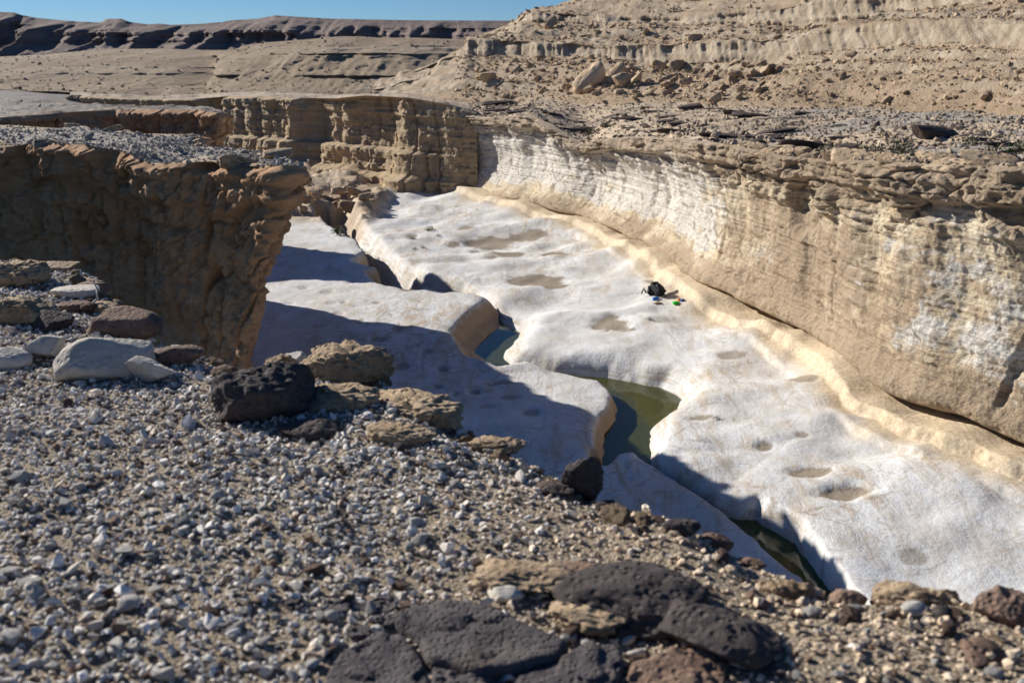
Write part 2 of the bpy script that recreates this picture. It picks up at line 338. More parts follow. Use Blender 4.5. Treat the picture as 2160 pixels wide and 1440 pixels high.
def floor_z(x, y, full=False):
    sd = sdf(CH, x, y); wob = fbm(x, y, 0, 1.4, 3, 5) * .16 + fbm(x, y, 0, .45, 2, 6) * .05
    dl = polydist(LB, x, y); dr = polydist(RB, x, y); dw = polydist(wallbase, x, y)
    left = sstep(-.5, .5, dr - dl) * sstep(-.2, .35, -sd + .2); right = 1 - left
    z = left * (-.02 - .13 * sstep(26, 23, y) + .36 * sstep(30.5, 35, y) + .06 * fbm(x, y, 1, 5, 3, 31) + .028 * fbm(x, y, 1, .9, 3, 32)) + right * (.05 + (.12 + .38 * sstep(0, 5, dr)) * fbm(x, y, 2, 4.5, 3, 33) + .17 * fbm(x, y, 2, 2.0, 2, 34))
    z = z + right * (.55 * np.exp(-(dw / 3.6) ** 2))
    led = dw + .16 * fbm(x, y, 3, .8, 4, 35) + .06 * fbm(x, y, 8, .45, 3, 39)
    z = z + .32 * sstep(1.05, .85, led) * sstep(0, .2, y * 0 + 1) + .16 * sstep(1.75, 1.6, led) * sstep(-.1, .5, fbm(x, y, 3, 3, 2, 37))
    z = z + .012 * fbm(x, y, 4, .6, 2, 36) + .10 * left * sstep(.9, .1, dl) * sstep(.0, .4, fbm(x, y, 7, 2.2, 2, 44))
    s = sd + wob
    ct = fbm(x, y, 16, 2.6, 4, 49); z = z + (.05 * right + .02 * left) * (.7 * ct * 2 + .3 * (sstep(.3, .7, (ct * 5) % 1.0) + np.floor(ct * 5)) / 2.5)
    steep = np.where(dl < dr, .50 + 1.1 * sstep(33, 34.5, y) * sstep(43, 41, y), .38 + .85 * sstep(0, .4, dl - dr) * sstep(24, 27, y)) + .2 * fbm(x, y, 9, 3, 2, 38)
    z = z - (1.25 - .62 * sstep(33.3, 34.6, y) + 1.12 * sstep(40, 43, y)) * sstep(-.10, steep, s) - .10 * np.exp(-np.maximum(-s, 0) / .28)
    fm = sstep(58.5, 62, y) * sstep(-8.2, -9.6, x + .6 * fbm(x, y, 11, 2, 2, 45)); st_ = fbm(x, y, 12, 3.2, 4, 46) + .04 * (y - 62)
    z = z + fm * (.15 + .9 * np.floor(np.clip(st_ + .35, 0, 2) * 4) / 4 + .22 * fbm(x, y, 13, .9, 4, 47))
    dirt = np.zeros_like(x)
    for (a, b, rx, ry, dp, dt) in POTS:
        c = atz(a, b, .1); m = float(np.linalg.norm(c - np.array([0, 0, CAMZ]))) / FPX; sn = (CAMZ - .1) / (m * FPX)
        rxm, rym = rx * m, ry * m / sn
        sel = (np.abs(x - c[0]) < 2.2 * rxm + .3) & (np.abs(y - c[1]) < 2.2 * rym + .3)
        if not sel.any(): continue
        xs, ys = x[sel], y[sel]
        q = np.sqrt(((xs - c[0]) / rxm) ** 2 + ((ys - c[1]) / rym) ** 2) + (.12 + .5 * min(1, rxm / .6)) * fbm(xs, ys, a * .1, .6, 4, 40)
        z[sel] -= .6 * dp * sstep(1.6, .5, q); dirt[sel] = np.maximum(dirt[sel], min(1, dt * 1.5) * sstep(1.05, .88, q))
    if not full: return z
    warm = sstep(2.2, .9, led + .5 * fbm(x, y, 5, 1.5, 3, 41)) * .85
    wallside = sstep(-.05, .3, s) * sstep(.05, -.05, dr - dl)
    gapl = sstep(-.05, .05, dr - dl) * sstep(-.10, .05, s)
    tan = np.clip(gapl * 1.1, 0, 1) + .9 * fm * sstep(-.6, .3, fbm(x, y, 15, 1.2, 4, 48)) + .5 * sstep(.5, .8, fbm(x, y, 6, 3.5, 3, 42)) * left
    far = sstep(58, 62, y) * sstep(.0, -1.5, x + 8)
    algae = sstep(-.50, -.95, z) * .9 * sstep(37, 34, y)
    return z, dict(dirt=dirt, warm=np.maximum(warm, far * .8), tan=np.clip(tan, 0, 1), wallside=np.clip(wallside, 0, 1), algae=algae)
ny, nk = 560, 480
Yg = 12.5 * np.exp(np.linspace(0, math.log(96 / 12.5), ny)); Kg = np.linspace(-.40, .66, nk)
YY, KK = np.meshgrid(Yg, Kg, indexing='ij'); XX = YY * KK
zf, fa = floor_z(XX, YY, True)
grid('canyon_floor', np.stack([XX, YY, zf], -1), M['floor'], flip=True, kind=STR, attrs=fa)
wg = np.stack(np.meshgrid(np.linspace(-6, 9, 16), np.linspace(12.5, 42, 30), indexing='ij') + [np.full((16, 30), -.58)], -1)
grid('water', wg, M['water'], kind=STR)

# ------------------------------------------------------------------ sunlit canyon wall (lofted along its foot)
TOPPX = [(900, 232), (955, 236), (1020, 247), (1120, 243), (1170, 262), (1220, 298), (1250, 305), (1287, 292), (1353, 287), (1450, 292), (1560, 308), (1680, 332), (1760, 336), (1873, 340), (1973, 345), (2160, 350), (2400, 365)]
TOFF = [(900, 1.6), (985, 1.2), (1240, 1.0), (1500, 1.0), (1740, .8), (1850, 1.1), (2160, 1.4), (2400, 1.6)]
U = np.linspace(968, 2400, 700); NV = 215
B = wall_foot(U)
T = aty(U, smooth_interp(TOPPX, U, 7, 10), B[:, 1] + interp(TOFF, U))
tg = np.gradient(B, axis=0); tg /= np.linalg.norm(tg, axis=1)[:, None]
nrm = np.stack([tg[:, 1], -tg[:, 0], 0 * tg[:, 0]], -1)          # faces the canyon
V = np.linspace(0, 1, NV)
W = B[:, None] * (1 - V)[None, :, None] + T[:, None] * V[None, :, None]
W[..., 2] = B[:, None, 2] - .25 + (T[:, None, 2] - B[:, None, 2] + .25) * V[None]
x, y, z = W[..., 0], W[..., 1], W[..., 2]; arc = np.cumsum(np.r_[0, np.linalg.norm(np.diff(B, axis=0), axis=1)])[:, None] + 0 * x
vv = V[None] + .03 * fbm(arc, 0, 0, 2.5, 3, 50); ov = interp([(900, .3), (985, .5), (1400, .55), (1500, .35), (1800, .25), (1890, .45), (2400, .4)], U)[:, None]
scal = interp([(925, .2), (1000, .9), (1350, 1.1), (1600, .5), (1735, -.1), (1770, -.05), (1850, .15), (2000, .25), (2400, .2)], U)[:, None]
prof = -.75 * sstep(.075, .0, vv) + .28 * np.exp(-((vv - .10) / .06) ** 2) - .85 * scal * np.sin(np.clip((vv - .1) / .8, 0, 1) * math.pi) ** 1.2
caph = .885 + .05 * fbm(arc, 0, 5, 3.5, 3, 51)
cap = sstep(-.012, .012, V[None] - caph)
prof += cap * (.15 + .55 * ov) + .25 * sstep(.70, .74, vv) * fbm(arc, 0, 2, 5, 2, 52)
wx = .5 * fbm(arc, 0, z, 1.1, 3, 61); blk = worley(arc / 1.9 + wx, 0, z / .6 + .35 * wx, 60)
lay = vnoise(arc * .12, 0, z * 3.3, 53) + .6 * vnoise(arc * .3, 0, z * 8, 54)
rough = .35 + .9 * sstep(.62, .85, vv) + .5 * interp([(925, .2), (1480, .2), (1650, .9), (1860, .9), (1950, .3), (2400, .3)], U)[:, None] * sstep(.4, .7, vv)
prof += rough * (.26 * fbm(arc, y * .2, z, 1.4, 5, 55, .6) + .07 * lay + .17 * (blk[2] - .5) * sstep(.66, .8, vv) - .08 * sstep(.07, .0, blk[1]) * sstep(.68, .8, vv) + .10 * fbm(arc, 0, z * 1.4, .45, 4, 62))
prof += .045 * fbm(arc, 0, z, .35, 4, 63, .7) + .30 * fbm(arc, 0, z * .35, 3.5, 3, 56) + .10 * fbm(arc, 0, z * .15, .7, 3, 57) * sstep(.15, .4, vv) + .03 * fbm(arc, 0, z * 2, .22, 3, 58)
for (pc, vc, rr_, amp) in ((1760, .80, .55, .40), (1775, .52, .12, .18), (1225, .72, .2, .25), (1690, .72, .9, -.5), (1500, .78, .5, -.35)):
    uc = np.interp(pc, U, arc[:, 0]); prof += amp * sstep(1.3, .6, np.hypot((arc - uc) / rr_, (V[None] - vc) * 6.5 / rr_))
fr = .035 * vnoise(arc * .25, 0, z * 5.5, 64) + .02 * vnoise(arc * .5, 0, z * 13, 65); prof += fr * sstep(.08, .15, vv)
prof -= .16 * sstep(.03, 0, np.abs(fbm(arc, 0, z * .22, 4.0, 3, 66))) * sstep(.1, .2, vv)
qd = np.round(prof / .10 + .5 * fbm(arc, 0, z, .5, 3, 67)) * .10; prof += (.55 * sstep(.66, .8, vv) + .25 * sstep(1500, 1620, U)[:, None] * sstep(1900, 1800, U)[:, None]) * (qd - prof) * sstep(.08, .12, vv)
prof *= sstep(1.0, .985, V[None]) * .75 + .25
G = W + nrm[:, None] * prof[..., None]
brown = interp([(925, .15), (1100, .2), (1400, .2), (1560, .6), (1700, .75), (1850, .65), (2000, .5), (2400, .6)], U)[:, None] * (.55 + .6 * sstep(.9, .2, vv)) + .9 * sstep(.26, .06, vv) * .6
white = interp([(925, .6), (1000, 1), (1450, .9), (1550, .35), (1850, .25), (1960, .6), (2400, .4)], U)[:, None] * sstep(.10, .35, vv)
grid('canyon_wall', G, M['wall'], kind=STR, attrs=dict(brown=np.clip(brown, 0, 1), white=np.clip(white, 0, 1), cap=np.clip(np.maximum(cap, sstep(.74, .84, vv + .12 * fbm(arc, 0, z, 1.6, 4, 59)) * (.45 + .5 * interp([(925, 0), (1450, .2), (1560, 1), (2400, 1)], U)[:, None])), 0, 1) * .92))
WT = G[:, -1].copy()                                             # real top edge of the wall

# ------------------------------------------------------------------ terrace above the wall, up to the hill foot
FOOT = [(800, 196), (955, 213), (1100, 214), (1200, 210), (1400, 214), (1640, 222), (1800, 226), (2160, 238), (2400, 248)]
FOOTY = [(800, 98), (955, 90), (1200, 80), (1640, 63), (2160, 47), (2400, 41)]
Ft = aty(U, interp(FOOT, U), interp(FOOTY, U) + 2); nw = 125
wv = np.linspace(0, 1, nw) ** 1.25
TR = WT[:, None] * (1 - wv)[None, :, None] + Ft[:, None] * wv[None, :, None]
x, y = TR[..., 0], TR[..., 1]; fade = (sstep(0, .03, wv) * sstep(1, .9, wv))[None]
stepn = fbm(x * .55 + y * .15, y * .9, 0, 3.2, 4, 70)
ter = .26 * (np.floor(stepn * 5) / 5 + .2 * sstep(.75, 1, (stepn * 5) % 1)) + .10 * fbm(x, y, 0, .8, 4, 71)
TR[..., 2] += ter * fade + .35 * np.sin(wv * math.pi)[None] * sstep(1500, 1000, U)[:, None] * 0
dark = sstep(.22, .42, fbm(x * .35, y, 3, 2.0, 5, 72)) * sstep(-.05, .2, stepn) * sstep(.02, .12, wv)[None] * sstep(.95, .6, wv)[None] * .9
grav = sstep(-.1, .25, fbm(x, y, 4, 5, 3, 73)) * .8 * sstep(1500, 1800, U)[:, None]
grid('terrace', TR, M['terrace'], kind=STR, attrs=dict(dark=dark, gravel=grav))
def terrace_pt(px, w):
    i = int(np.clip(np.interp(px, U, np.arange(len(U))), 0, len(U) - 1)); j = int(np.clip(np.interp(w, wv, np.arange(nw)), 0, nw - 1)); return TR[i, j]

# ------------------------------------------------------------------ generic column loft for hills
def loft(name, px, curves, rows, mat, disp=None, attrs=None, order=True):
    ys = [interp(c[0], px) for c in curves]; Ys = [interp(c[1], px) if isinstance(c[1], list) else np.full(len(px), float(c[1])) for c in curves]
    if order:
        for i in range(len(ys) - 2, -1, -1): ys[i] = np.maximum(ys[i], ys[i + 1] + 1.2)
    P = [aty(px, a, b) for a, b in zip(ys, Ys)]
    segs, tt = [], []
    for i, n in enumerate(rows):
        t = np.linspace(0, 1, n, endpoint=(i == len(rows) - 1)); segs.append(P[i][:, None] * (1 - t)[None, :, None] + P[i + 1][:, None] * t[None, :, None]); tt.append(i + t)
    G = np.concatenate(segs, 1); tt = np.concatenate(tt)
    a = disp(G, tt) if disp else None
    return grid(name, G, mat, kind=STR, attrs=a), G, tt
# near hill on the right: two limestone bands on a rubble slope
SKYL = [(780, 184), (850, 157), (900, 140), (960, 112), (978, 100), (985, 82), (1040, 68), (1090, 46), (1108, 29), (1125, 22), (1180, 9), (1240, -10), (1320, -40), (1500, -75), (2160, -130), (2400, -140)]
def hill_disp(G, tt):
    x, y, z = G[..., 0].copy(), G[..., 1].copy(), G[..., 2].copy()
    gully = fbm(x, 0, z * .3, 7, 4, 80)
    inA = (sstep(.97, 1.03, tt) * sstep(2.02, 1.98, tt))[None]; inB = (sstep(2.97, 3.03, tt) * sstep(4.02, 3.98, tt))[None]; band = np.maximum(inA, inB)
    flute = fbm(x, 0, z * .10, 1.3, 6, 81, .68); bl = vnoise(x * .35, 0, z * .15, 82)
    rel = y / 90.0; G[..., 0] -= rel * band * .5 * flute; G[..., 1] -= rel * band * (.9 * flute + .9 * bl + .25 * vnoise(x * .1, 0, z * 2.2, 79)) + .7 * gully * sstep(0, .3, tt)[None]
    slope = 1 - band
    zz = z + .8 * fbm(x, y, 0, 9, 3, 83)
    st = vnoise(zz * 0 + .5, x * .04, zz * 1.6, 84)
    G[..., 2] += slope * (.22 * fbm(x, y, 0, 1.1, 5, 85, .6) + .16 * sstep(.1, .4, st) + .5 * fbm(x, y, 0, 6, 2, 86) * (sstep(0, .2, tt) * sstep(5, 4.6, tt))[None])
    zs = (z + .5 * fbm(x, y, 0, 12, 3, 88)) / .8; fr = zs % 1.0; ks = sstep(-.35, .25, fbm(x, 0, np.floor(zs) * 7.3, 14, 3, 89)) * slope * (sstep(.08, .2, tt) * sstep(5, 4.7, tt))[None]
    stepd = sstep(.55, .95, fr) - fr; G[..., 2] += .55 * ks * stepd; ledge = ks * sstep(.60, .70, fr) * sstep(.98, .9, fr)
    nose = sstep(1120, 960, PXH)[:, None] * sstep(.0, .15, tt)[None] * sstep(3.2, 2.5, tt)[None]
    ph = (z * 1.05 + .2 * fbm(x, y, 0, 5, 2, 87)) % 1.0
    G[..., 2] += nose * .5 * (sstep(.5, .9, ph) - ph); G[:, 0, 2] -= 1.2
    return dict(band=np.clip(band * .95 + nose * .4 + .75 * ledge, 0, 1))
PXH = np.linspace(790, 2380, 560)
_, HG, HT = loft('hillside', PXH, [(FOOT, FOOTY),
    ([(780, 190), (900, 160), (980, 113), (1100, 118), (1250, 122), (1350, 130), (1440, 136), (1560, 128), (1640, 116), (1700, 110), (1880, 96), (2000, 90), (2160, 90), (2400, 84)], [(780, 104), (1000, 100), (1200, 92), (1640, 74), (2160, 56), (2400, 49)]),
    ([(780, 188), (900, 150), (978, 102), (990, 84), (1100, 88), (1250, 97), (1440, 92), (1640, 82), (1760, 66), (1880, 54), (2000, 52), (2160, 50), (2400, 46)], [(780, 105.5), (1000, 101.3), (1200, 93.2), (1640, 75.1), (2160, 57), (2400, 50)]),
    ([(780, 187), (985, 83), (1100, 44), (1200, 46), (1300, 50), (1440, 60), (1520, 56), (1640, 49), (1800, 37), (1900, 28), (2000, 14), (2160, 2), (2400, -10)], [(780, 110), (1000, 112), (1200, 104), (1640, 85), (2160, 65), (2400, 57)]),
    ([(780, 186), (985, 82.5), (1095, 43), (1110, 28), (1200, 29), (1300, 41), (1440, 42), (1560, 30), (1640, 23), (1700, 5), (1800, -8), (2000, -20), (2160, -30), (2400, -40)], [(780, 111), (1000, 113.2), (1200, 105.2), (1640, 86), (2160, 66), (2400, 58)]),
    (SKYL, [(780, 114), (1000, 120), (1200, 128), (1640, 112), (2400, 84)])], [100, 40, 55, 30, 40], M['hill'], hill_disp)

# mid hills on the left
MFOOT = [(-350, 188), (0, 190), (200, 200), (350, 210), (450, 200), (560, 198), (700, 204), (800, 204), (900, 212), (1150, 222)]
MTOP = [(-350, 118), (-100, 122), (0, 120), (100, 115), (170, 108), (230, 104), (330, 103), (440, 106), (490, 106), (520, 96), (560, 90), (640, 84), (720, 77), (760, 77), (800, 80), (880, 80), (960, 83), (1150, 90)]
PXM = np.linspace(-350, 1140, 460)
def mid_disp(G, tt):
    x, y, z = G[..., 0].copy(), G[..., 1].copy(), G[..., 2].copy()
    env = (sstep(0, .15, tt) * sstep(3, 2.6, tt))[None]
    gl = np.exp(-((PXM[:, None] - 425 - 10 * (tt[None] - 1)) / 26) ** 2) * (sstep(0, .4, tt) * sstep(3, 2.3, tt))[None]
    G[..., 1] += 9 * gl - env * (7 * fbm(x, y * .3, 0, 20, 4, 91) + 3.2 * fbm(x, y * .2, 0, 4.5, 4, 90, .6))
    ph = (z + .35 * fbm(x, y, 0, 20, 3, 92)); bands = np.zeros_like(z)
    for zc, hh in ((7.5, .16), (8.05, .22), (8.5, .14), (8.9, .3), (9.35, .14), (9.7, .22), (10.15, .15), (10.6, .25), (11.2, .2)):
        k = sstep(-.25, .1, fbm(x, 0, zc * 9, 16, 2, 93)); G[..., 1] -= env * 1.3 * k * sstep(zc, zc + hh, ph) * sstep(zc + hh + .8, zc + hh, ph); bands = np.maximum(bands, k * sstep(zc - .06, zc, ph) * sstep(zc + hh + .06, zc + hh, ph))
    G[..., 1] -= bands * 1.1 * fbm(x, 0, z * .2, 2.2, 3, 94); G[..., 2] += env * .16 * fbm(x, y, 0, 2.4, 5, 95, .6)
    return dict(band=np.clip(bands * env * 1.2, 0, 1))
_, MG, MT = loft('mid_hills', PXM, [(MFOOT, [(-350, 124), (350, 124), (600, 124), (1150, 124)]),
    ([(-350, 168), (0, 165), (350, 178), (440, 182), (560, 170), (800, 165), (1150, 170)], [(-350, 136), (430, 140), (700, 133), (1150, 136)]),
    ([(-350, 140), (0, 138), (350, 134), (440, 140), (520, 125), (700, 112), (1150, 118)], [(-350, 158), (430, 162), (700, 148), (1150, 152)]),
    (MTOP, [(-350, 190), (430, 196), (700, 176), (1150, 184)])], [70, 60, 60], M['midhill'], mid_disp)

# far mesa
MSKY = [(-500, 20), (-100, 24), (0, 26), (32, 27), (45, 32), (75, 38), (150, 45), (212, 48), (226, 40), (256, 40), (275, 47), (312, 52), (335, 50), (360, 53), (420, 51), (470, 47), (490, 43), (545, 40), (580, 33), (630, 36), (700, 40), (850, 43), (1000, 44), (1160, 44), (1400, 46)]
PXF = np.linspace(-500, 1350, 480)
def mesa_disp(G, tt):
    x, y, z = G[..., 0].copy(), G[..., 1].copy(), G[..., 2].copy()
    rib = fbm(x, z * .5, 0, 52, 4, 101, .55, True); env = (sstep(0, .3, tt) * sstep(2.0, 1.55, tt))[None]
    G[..., 1] -= env * 70 * rib
    ph = vnoise(z * 0, x * .002, z / 7.0, 102) + .5 * vnoise(z * 0, x * .004, z / 2.5, 103)
    G[..., 1] -= env * 9 * ph + (sstep(1.6, 1.8, tt))[None] * 6 * fbm(x, z, 0, 12, 3, 104)
    return dict(band=np.zeros_like(z))
_, FG, _ = loft('far_mesa', PXF, [([(-500, 190), (1350, 190)], 1150), ([(-500, 96), (1350, 96)], 1400), (MSKY, 1500), ([(a, b + 1) for a, b in MSKY], 1700)], [30, 90, 6], M['mesa'], mesa_disp, order=False)
# open desert plain far beyond, closing the horizon
pl = np.stack(np.meshgrid(np.linspace(-4000, 4000, 30), np.linspace(210, 7000, 30), indexing='ij') + [np.full((30, 30), 3.0)], -1)
grid('desert_plain', pl, M['midhill'], flip=False, kind=STR, attrs=dict(band=np.zeros(900)))

# ------------------------------------------------------------------ far canyon wall, plateau behind it
FWB = [(150, 106), (300, 100), (450, 94), (600, 86.5), (710, 79.5), (850, 74), (940, 72), (990, 71.5), (1010, 71.3)]
FWT = [(150, 200), (300, 206), (420, 208), (470, 204), (560, 202), (610, 206), (700, 208), (760, 202), (860, 206), (955, 222), (1010, 236)]
UF = np.linspace(150, 1008, 520); Yb = interp(FWB, UF)
Bf = aty(UF, np.full(len(UF), 300.), Yb); Bf[:, 2] = 0.0; Tf = aty(UF, interp(FWT, UF), Yb + 1.5); nv = 190
v = np.linspace(0, 1, nv)
Wf = Bf[:, None] * (1 - v)[None, :, None] + Tf[:, None] * v[None, :, None]
tg = np.gradient(Bf, axis=0); tg /= np.linalg.norm(tg, axis=1)[:, None]; nf = np.stack([tg[:, 1], -tg[:, 0], 0 * Yb], -1)
arc = np.cumsum(np.r_[0, np.linalg.norm(np.diff(Bf, axis=0), axis=1)])[:, None] + 0 * Wf[..., 0]; z = Wf[..., 2]
endf = sstep(985, 860, UF)[:, None] * .75
bt = fbm(arc, 0, z * .12, 5.5, 3, 110); d = endf * 2.6 * np.sign(bt) * np.abs(bt) ** .7
d += .6 * fbm(arc, 0, z * .5, 2.4, 5, 111, .6) + .10 * vnoise(arc * .15, 0, z * 2.3, 112) + .07 * vnoise(arc * .3, 0, z * 6, 113) + .12 * fbm(arc, 0, z, .5, 3, 109)
d += .25 * fbm(arc, 0, z * .6, 1.1, 5, 114, .65) - .4 * sstep(.05, 0, np.abs(fbm(arc, 0, z * .15, 2.6, 3, 119)))
d += endf * (.9 * sstep(3.3, 3.0, z) + 1.2 * sstep(1.7, 1.2, z + .4 * fbm(arc, 0, 0, 3, 2, 115))) + .2 * sstep(5.6, 5.75, z)
d = .5 * d + .5 * np.round(d / .22 + .4 * fbm(arc, 0, z, .6, 3, 108)) * .22
d *= (.3 + .7 * sstep(1, .97, v))[None]
Gf = Wf + nf[:, None] * d[..., None]
grid('far_canyon_wall', Gf, M['far_wall'], kind=STR, attrs=dict(gravel=np.zeros(z.size), dark=np.zeros(z.size)))
Mf = aty(UF, interp(MFOOT, UF) - 3, 130.0); wq = np.linspace(0, 1, 70)
PLT = Gf[:, -1][:, None] * (1 - wq)[None, :, None] + Mf[:, None] * wq[None, :, None]
PLT[..., 2] += (.35 * fbm(PLT[..., 0], PLT[..., 1], 0, 4, 4, 116) + .12 * fbm(PLT[..., 0], PLT[..., 1], 0, .9, 3, 117)) * (sstep(0, .06, wq) * sstep(1, .8, wq))[None]
grid('plateau', PLT, M['terrace'], kind=STR, attrs=dict(gravel=np.full(PLT[..., 0].size, .25), dark=sstep(.25, .5, fbm(PLT[..., 0], PLT[..., 1], 2, 3, 4, 118)) * .6))

# ------------------------------------------------------------------ two shaded promontories on the left
def promontory(name, front, back, base_in, seed, top_grav=.85, top_dark=0.0, nu=430, nvv=150, nt=80):
    f = np.array(front, float); b = np.array(back, float)
    Ffull = aty(f[:, 0], f[:, 1], f[:, 2]); Bfull = aty(b[:, 0], b[:, 1], b[:, 2])
    tip = (Ffull[-1] + Bfull[-1]) / 2 + np.array([.25, .2, -.1])
    O = np.concatenate([Ffull, tip[None], Bfull[::-1]]); nfr = len(Ffull)
    al = np.r_[0, np.cumsum(np.linalg.norm(np.diff(O[:, :2], axis=0), axis=1))]; stip = al[nfr]
    s = np.concatenate([np.linspace(0, stip, nu), np.linspace(stip, al[-1], nu)[1:]])
    C = np.stack([np.interp(s, al, O[:, k]) for k in range(3)], -1)
    for _ in range(3): C[1:-1] = (C[:-2] + 2 * C[1:-1] + C[2:]) / 4
    tg = np.gradient(C, axis=0); tg[:, 2] = 0; tg /= np.linalg.norm(tg, axis=1)[:, None] + 1e-9
    for _ in range(12): tg[1:-1] = (tg[:-2] + 2 * tg[1:-1] + tg[2:]) / 4
    tg /= np.linalg.norm(tg, axis=1)[:, None] + 1e-9
    n = np.stack([tg[:, 1], -tg[:, 0], 0 * s], -1)
    v = np.linspace(0, 1, nvv); zt = C[:, 2]
    zz = -.6 + (zt[:, None] + .6) * v[None]; S = s[:, None] + 0 * zz
    tipw = np.exp(-((s - stip) / 4.0) ** 2)[:, None]
    d = -.8 * (1 - v)[None] * (1 - tipw) + 0 * zz; lean = -base_in * (1 - v)[None] ** .85 * np.exp(-((s - stip) / 6.0) ** 2)[:, None]
    X0, Y0 = C[:, 0][:, None], C[:, 1][:, None]
    fade = (.25 + .75 * sstep(1, .975, v))[None]
    up = sstep(2.2, 4.5, zz); wob = .4 * fbm(S, 0, zz, .9, 3, seed + 9)
    dd = .6 * (1 - .7 * tipw) * fbm(S, 0, zz * .4, 3.0, 3, seed) + (.22 + .20 * up) * fbm(S, 0, zz * .5, 1.1, 6, seed + 1, .68) + .09 * fbm(S, 0, zz, .3, 3, seed + 2)
    wl = worley(S / 1.7 + wob, 0, zz / 1.3 + wob, seed + 3)
    dd += up * (.24 * (wl[2] - .5) - .16 * sstep(.05, .0, wl[1])) + .10 * vnoise(S * .1, 0, zz * 2.6, seed + 4) + .10 * fbm(S + zz * .6, 0, zz * .5, .5, 3, seed + 8) * (1 - up)
    ck = np.abs(fbm(S, 0, zz * .16, 2.4, 3, seed + 5)); dd -= .55 * sstep(.03, .0, ck)
    hol = vnoise(S * .9, 0, zz * .7, seed + 6); dd -= .7 * sstep(.5, .85, hol) * up
    zfrac = zt[:, None] - zz
    dd += .34 * sstep(1.35, 1.05, zfrac + .7 * fbm(S, 0, 0, 2.2, 4, seed + 7)) + .14 * sstep(.5, .38, zfrac + .25 * fbm(S, 0, 5, 1.2, 3, seed + 10)) + .05 * fbm(S, 0, zz * 1.5, .16, 2, seed + 11)
    dd = .62 * dd + .38 * np.round(dd / .16 + .5 * fbm(S, 0, zz, .5, 3, seed + 12)) * .16
    d = d + dd * fade
    Wm = np.stack([X0 + n[:, 0][:, None] * d + lean, Y0 + n[:, 1][:, None] * d - .12 * lean, zz], -1)
    grid(name + '_cliff', Wm, M['prom'], kind=STR, attrs=dict(gravel=np.zeros(zz.size), dark=np.zeros(zz.size)))
    a = Wm[:nu, -1]; b2 = Wm[nu - 1:, -1][::-1]; t = np.linspace(0, 1, nt)
    Tp = a[:, None] * (1 - t)[None, :, None] + b2[:, None] * t[None, :, None]
    x, y = Tp[..., 0], Tp[..., 1]; wd = np.linalg.norm(a - b2, axis=1)[:, None]
    edge = np.minimum(t, 1 - t)[None] * wd; e = sstep(0, .35, edge)
    st = fbm(x, y, 0, 2.6, 4, seed + 20)
    Tp[..., 2] += e * (.22 * np.floor(st * 4) / 4 + .08 * fbm(x, y, 0, .5, 4, seed + 21) + .10 * sstep(1.6, .3, edge) * fbm(x, y, 0, .9, 3, seed + 22))
    g = np.clip(sstep(.25, 1.6, edge + .8 * fbm(x, y, 0, 1.2, 3, seed + 23)) * top_grav, 0, 1); dk = sstep(.3, .5, fbm(x, y, 3, 1.4, 4, seed + 24)) * sstep(2.5, .5, edge) * .7; dk = np.clip(dk + top_dark * (.6 + .6 * fbm(x, y, 5, 1.5, 4, seed + 25)), 0, 1)
    grid(name + '_top', Tp, M['terrace'], flip=True, kind=STR, attrs=dict(gravel=g, dark=dk))
    return Tp
P1 = promontory('promontory', [(-420, 318, 39), (-200, 315, 36.5), (0, 313, 34.2), (77, 300, 33.3), (190, 305, 32), (273, 323, 31), (333, 346, 30), (433, 341, 29), (533, 352, 28), (603, 348, 27)],
           [(-420, 250, 57), (-200, 255, 51), (0, 263, 47), (133, 272, 45), (283, 281, 43.5), (413, 284, 42.5), (430, 310, 38.5), (500, 318, 36), (580, 324, 31), (611, 346, 27.7)], 2.1, 200)
P2 = promontory('far_promontory', [(-420, 250, 58), (-200, 252, 54), (0, 248, 50.5), (100, 241, 51.5), (173, 235, 52.5), (283, 230, 53), (413, 231, 51.5), (462, 238, 50)],
           [(-420, 205, 80), (0, 207, 71), (150, 219, 62), (250, 224, 59), (350, 223, 57.5), (420, 226, 56), (466, 234, 53)], 1.2, 300, .95, .8, 380, 110, 60)
# ground that closes the gap between the far promontory and the mid hills
b0 = np.array([(-420, 205, 82), (0, 207, 71), (150, 219, 62), (260, 223, 63), (360, 221, 70)], float); ug = np.linspace(-420, 360, 140)
A0 = aty(ug, np.interp(ug, b0[:, 0], b0[:, 1]), np.interp(ug, b0[:, 0], b0[:, 2])); A0[:, 2] -= interp([(-420, .1), (100, .15), (200, 1.6), (360, 3.0)], ug); A0[:, 1] -= 1.5; A1 = aty(ug, interp(MFOOT, ug) - 2, 130.0); t = np.linspace(0, 1, 60)
GG = A0[:, None] * (1 - t)[None, :, None] + A1[:, None] * t[None, :, None]; GG[..., 2] += .2 * fbm(GG[..., 0], GG[..., 1], 0, 5, 4, 120) - .3 * np.sin(t * math.pi)[None]
grid('plain', GG, M['terrace'], kind=STR, attrs=dict(gravel=np.full(GG[..., 0].size, .95), dark=.50 + .3 * sstep(-.2, .5, fbm(GG[..., 0], GG[..., 1], 0, 4, 4, 121))))

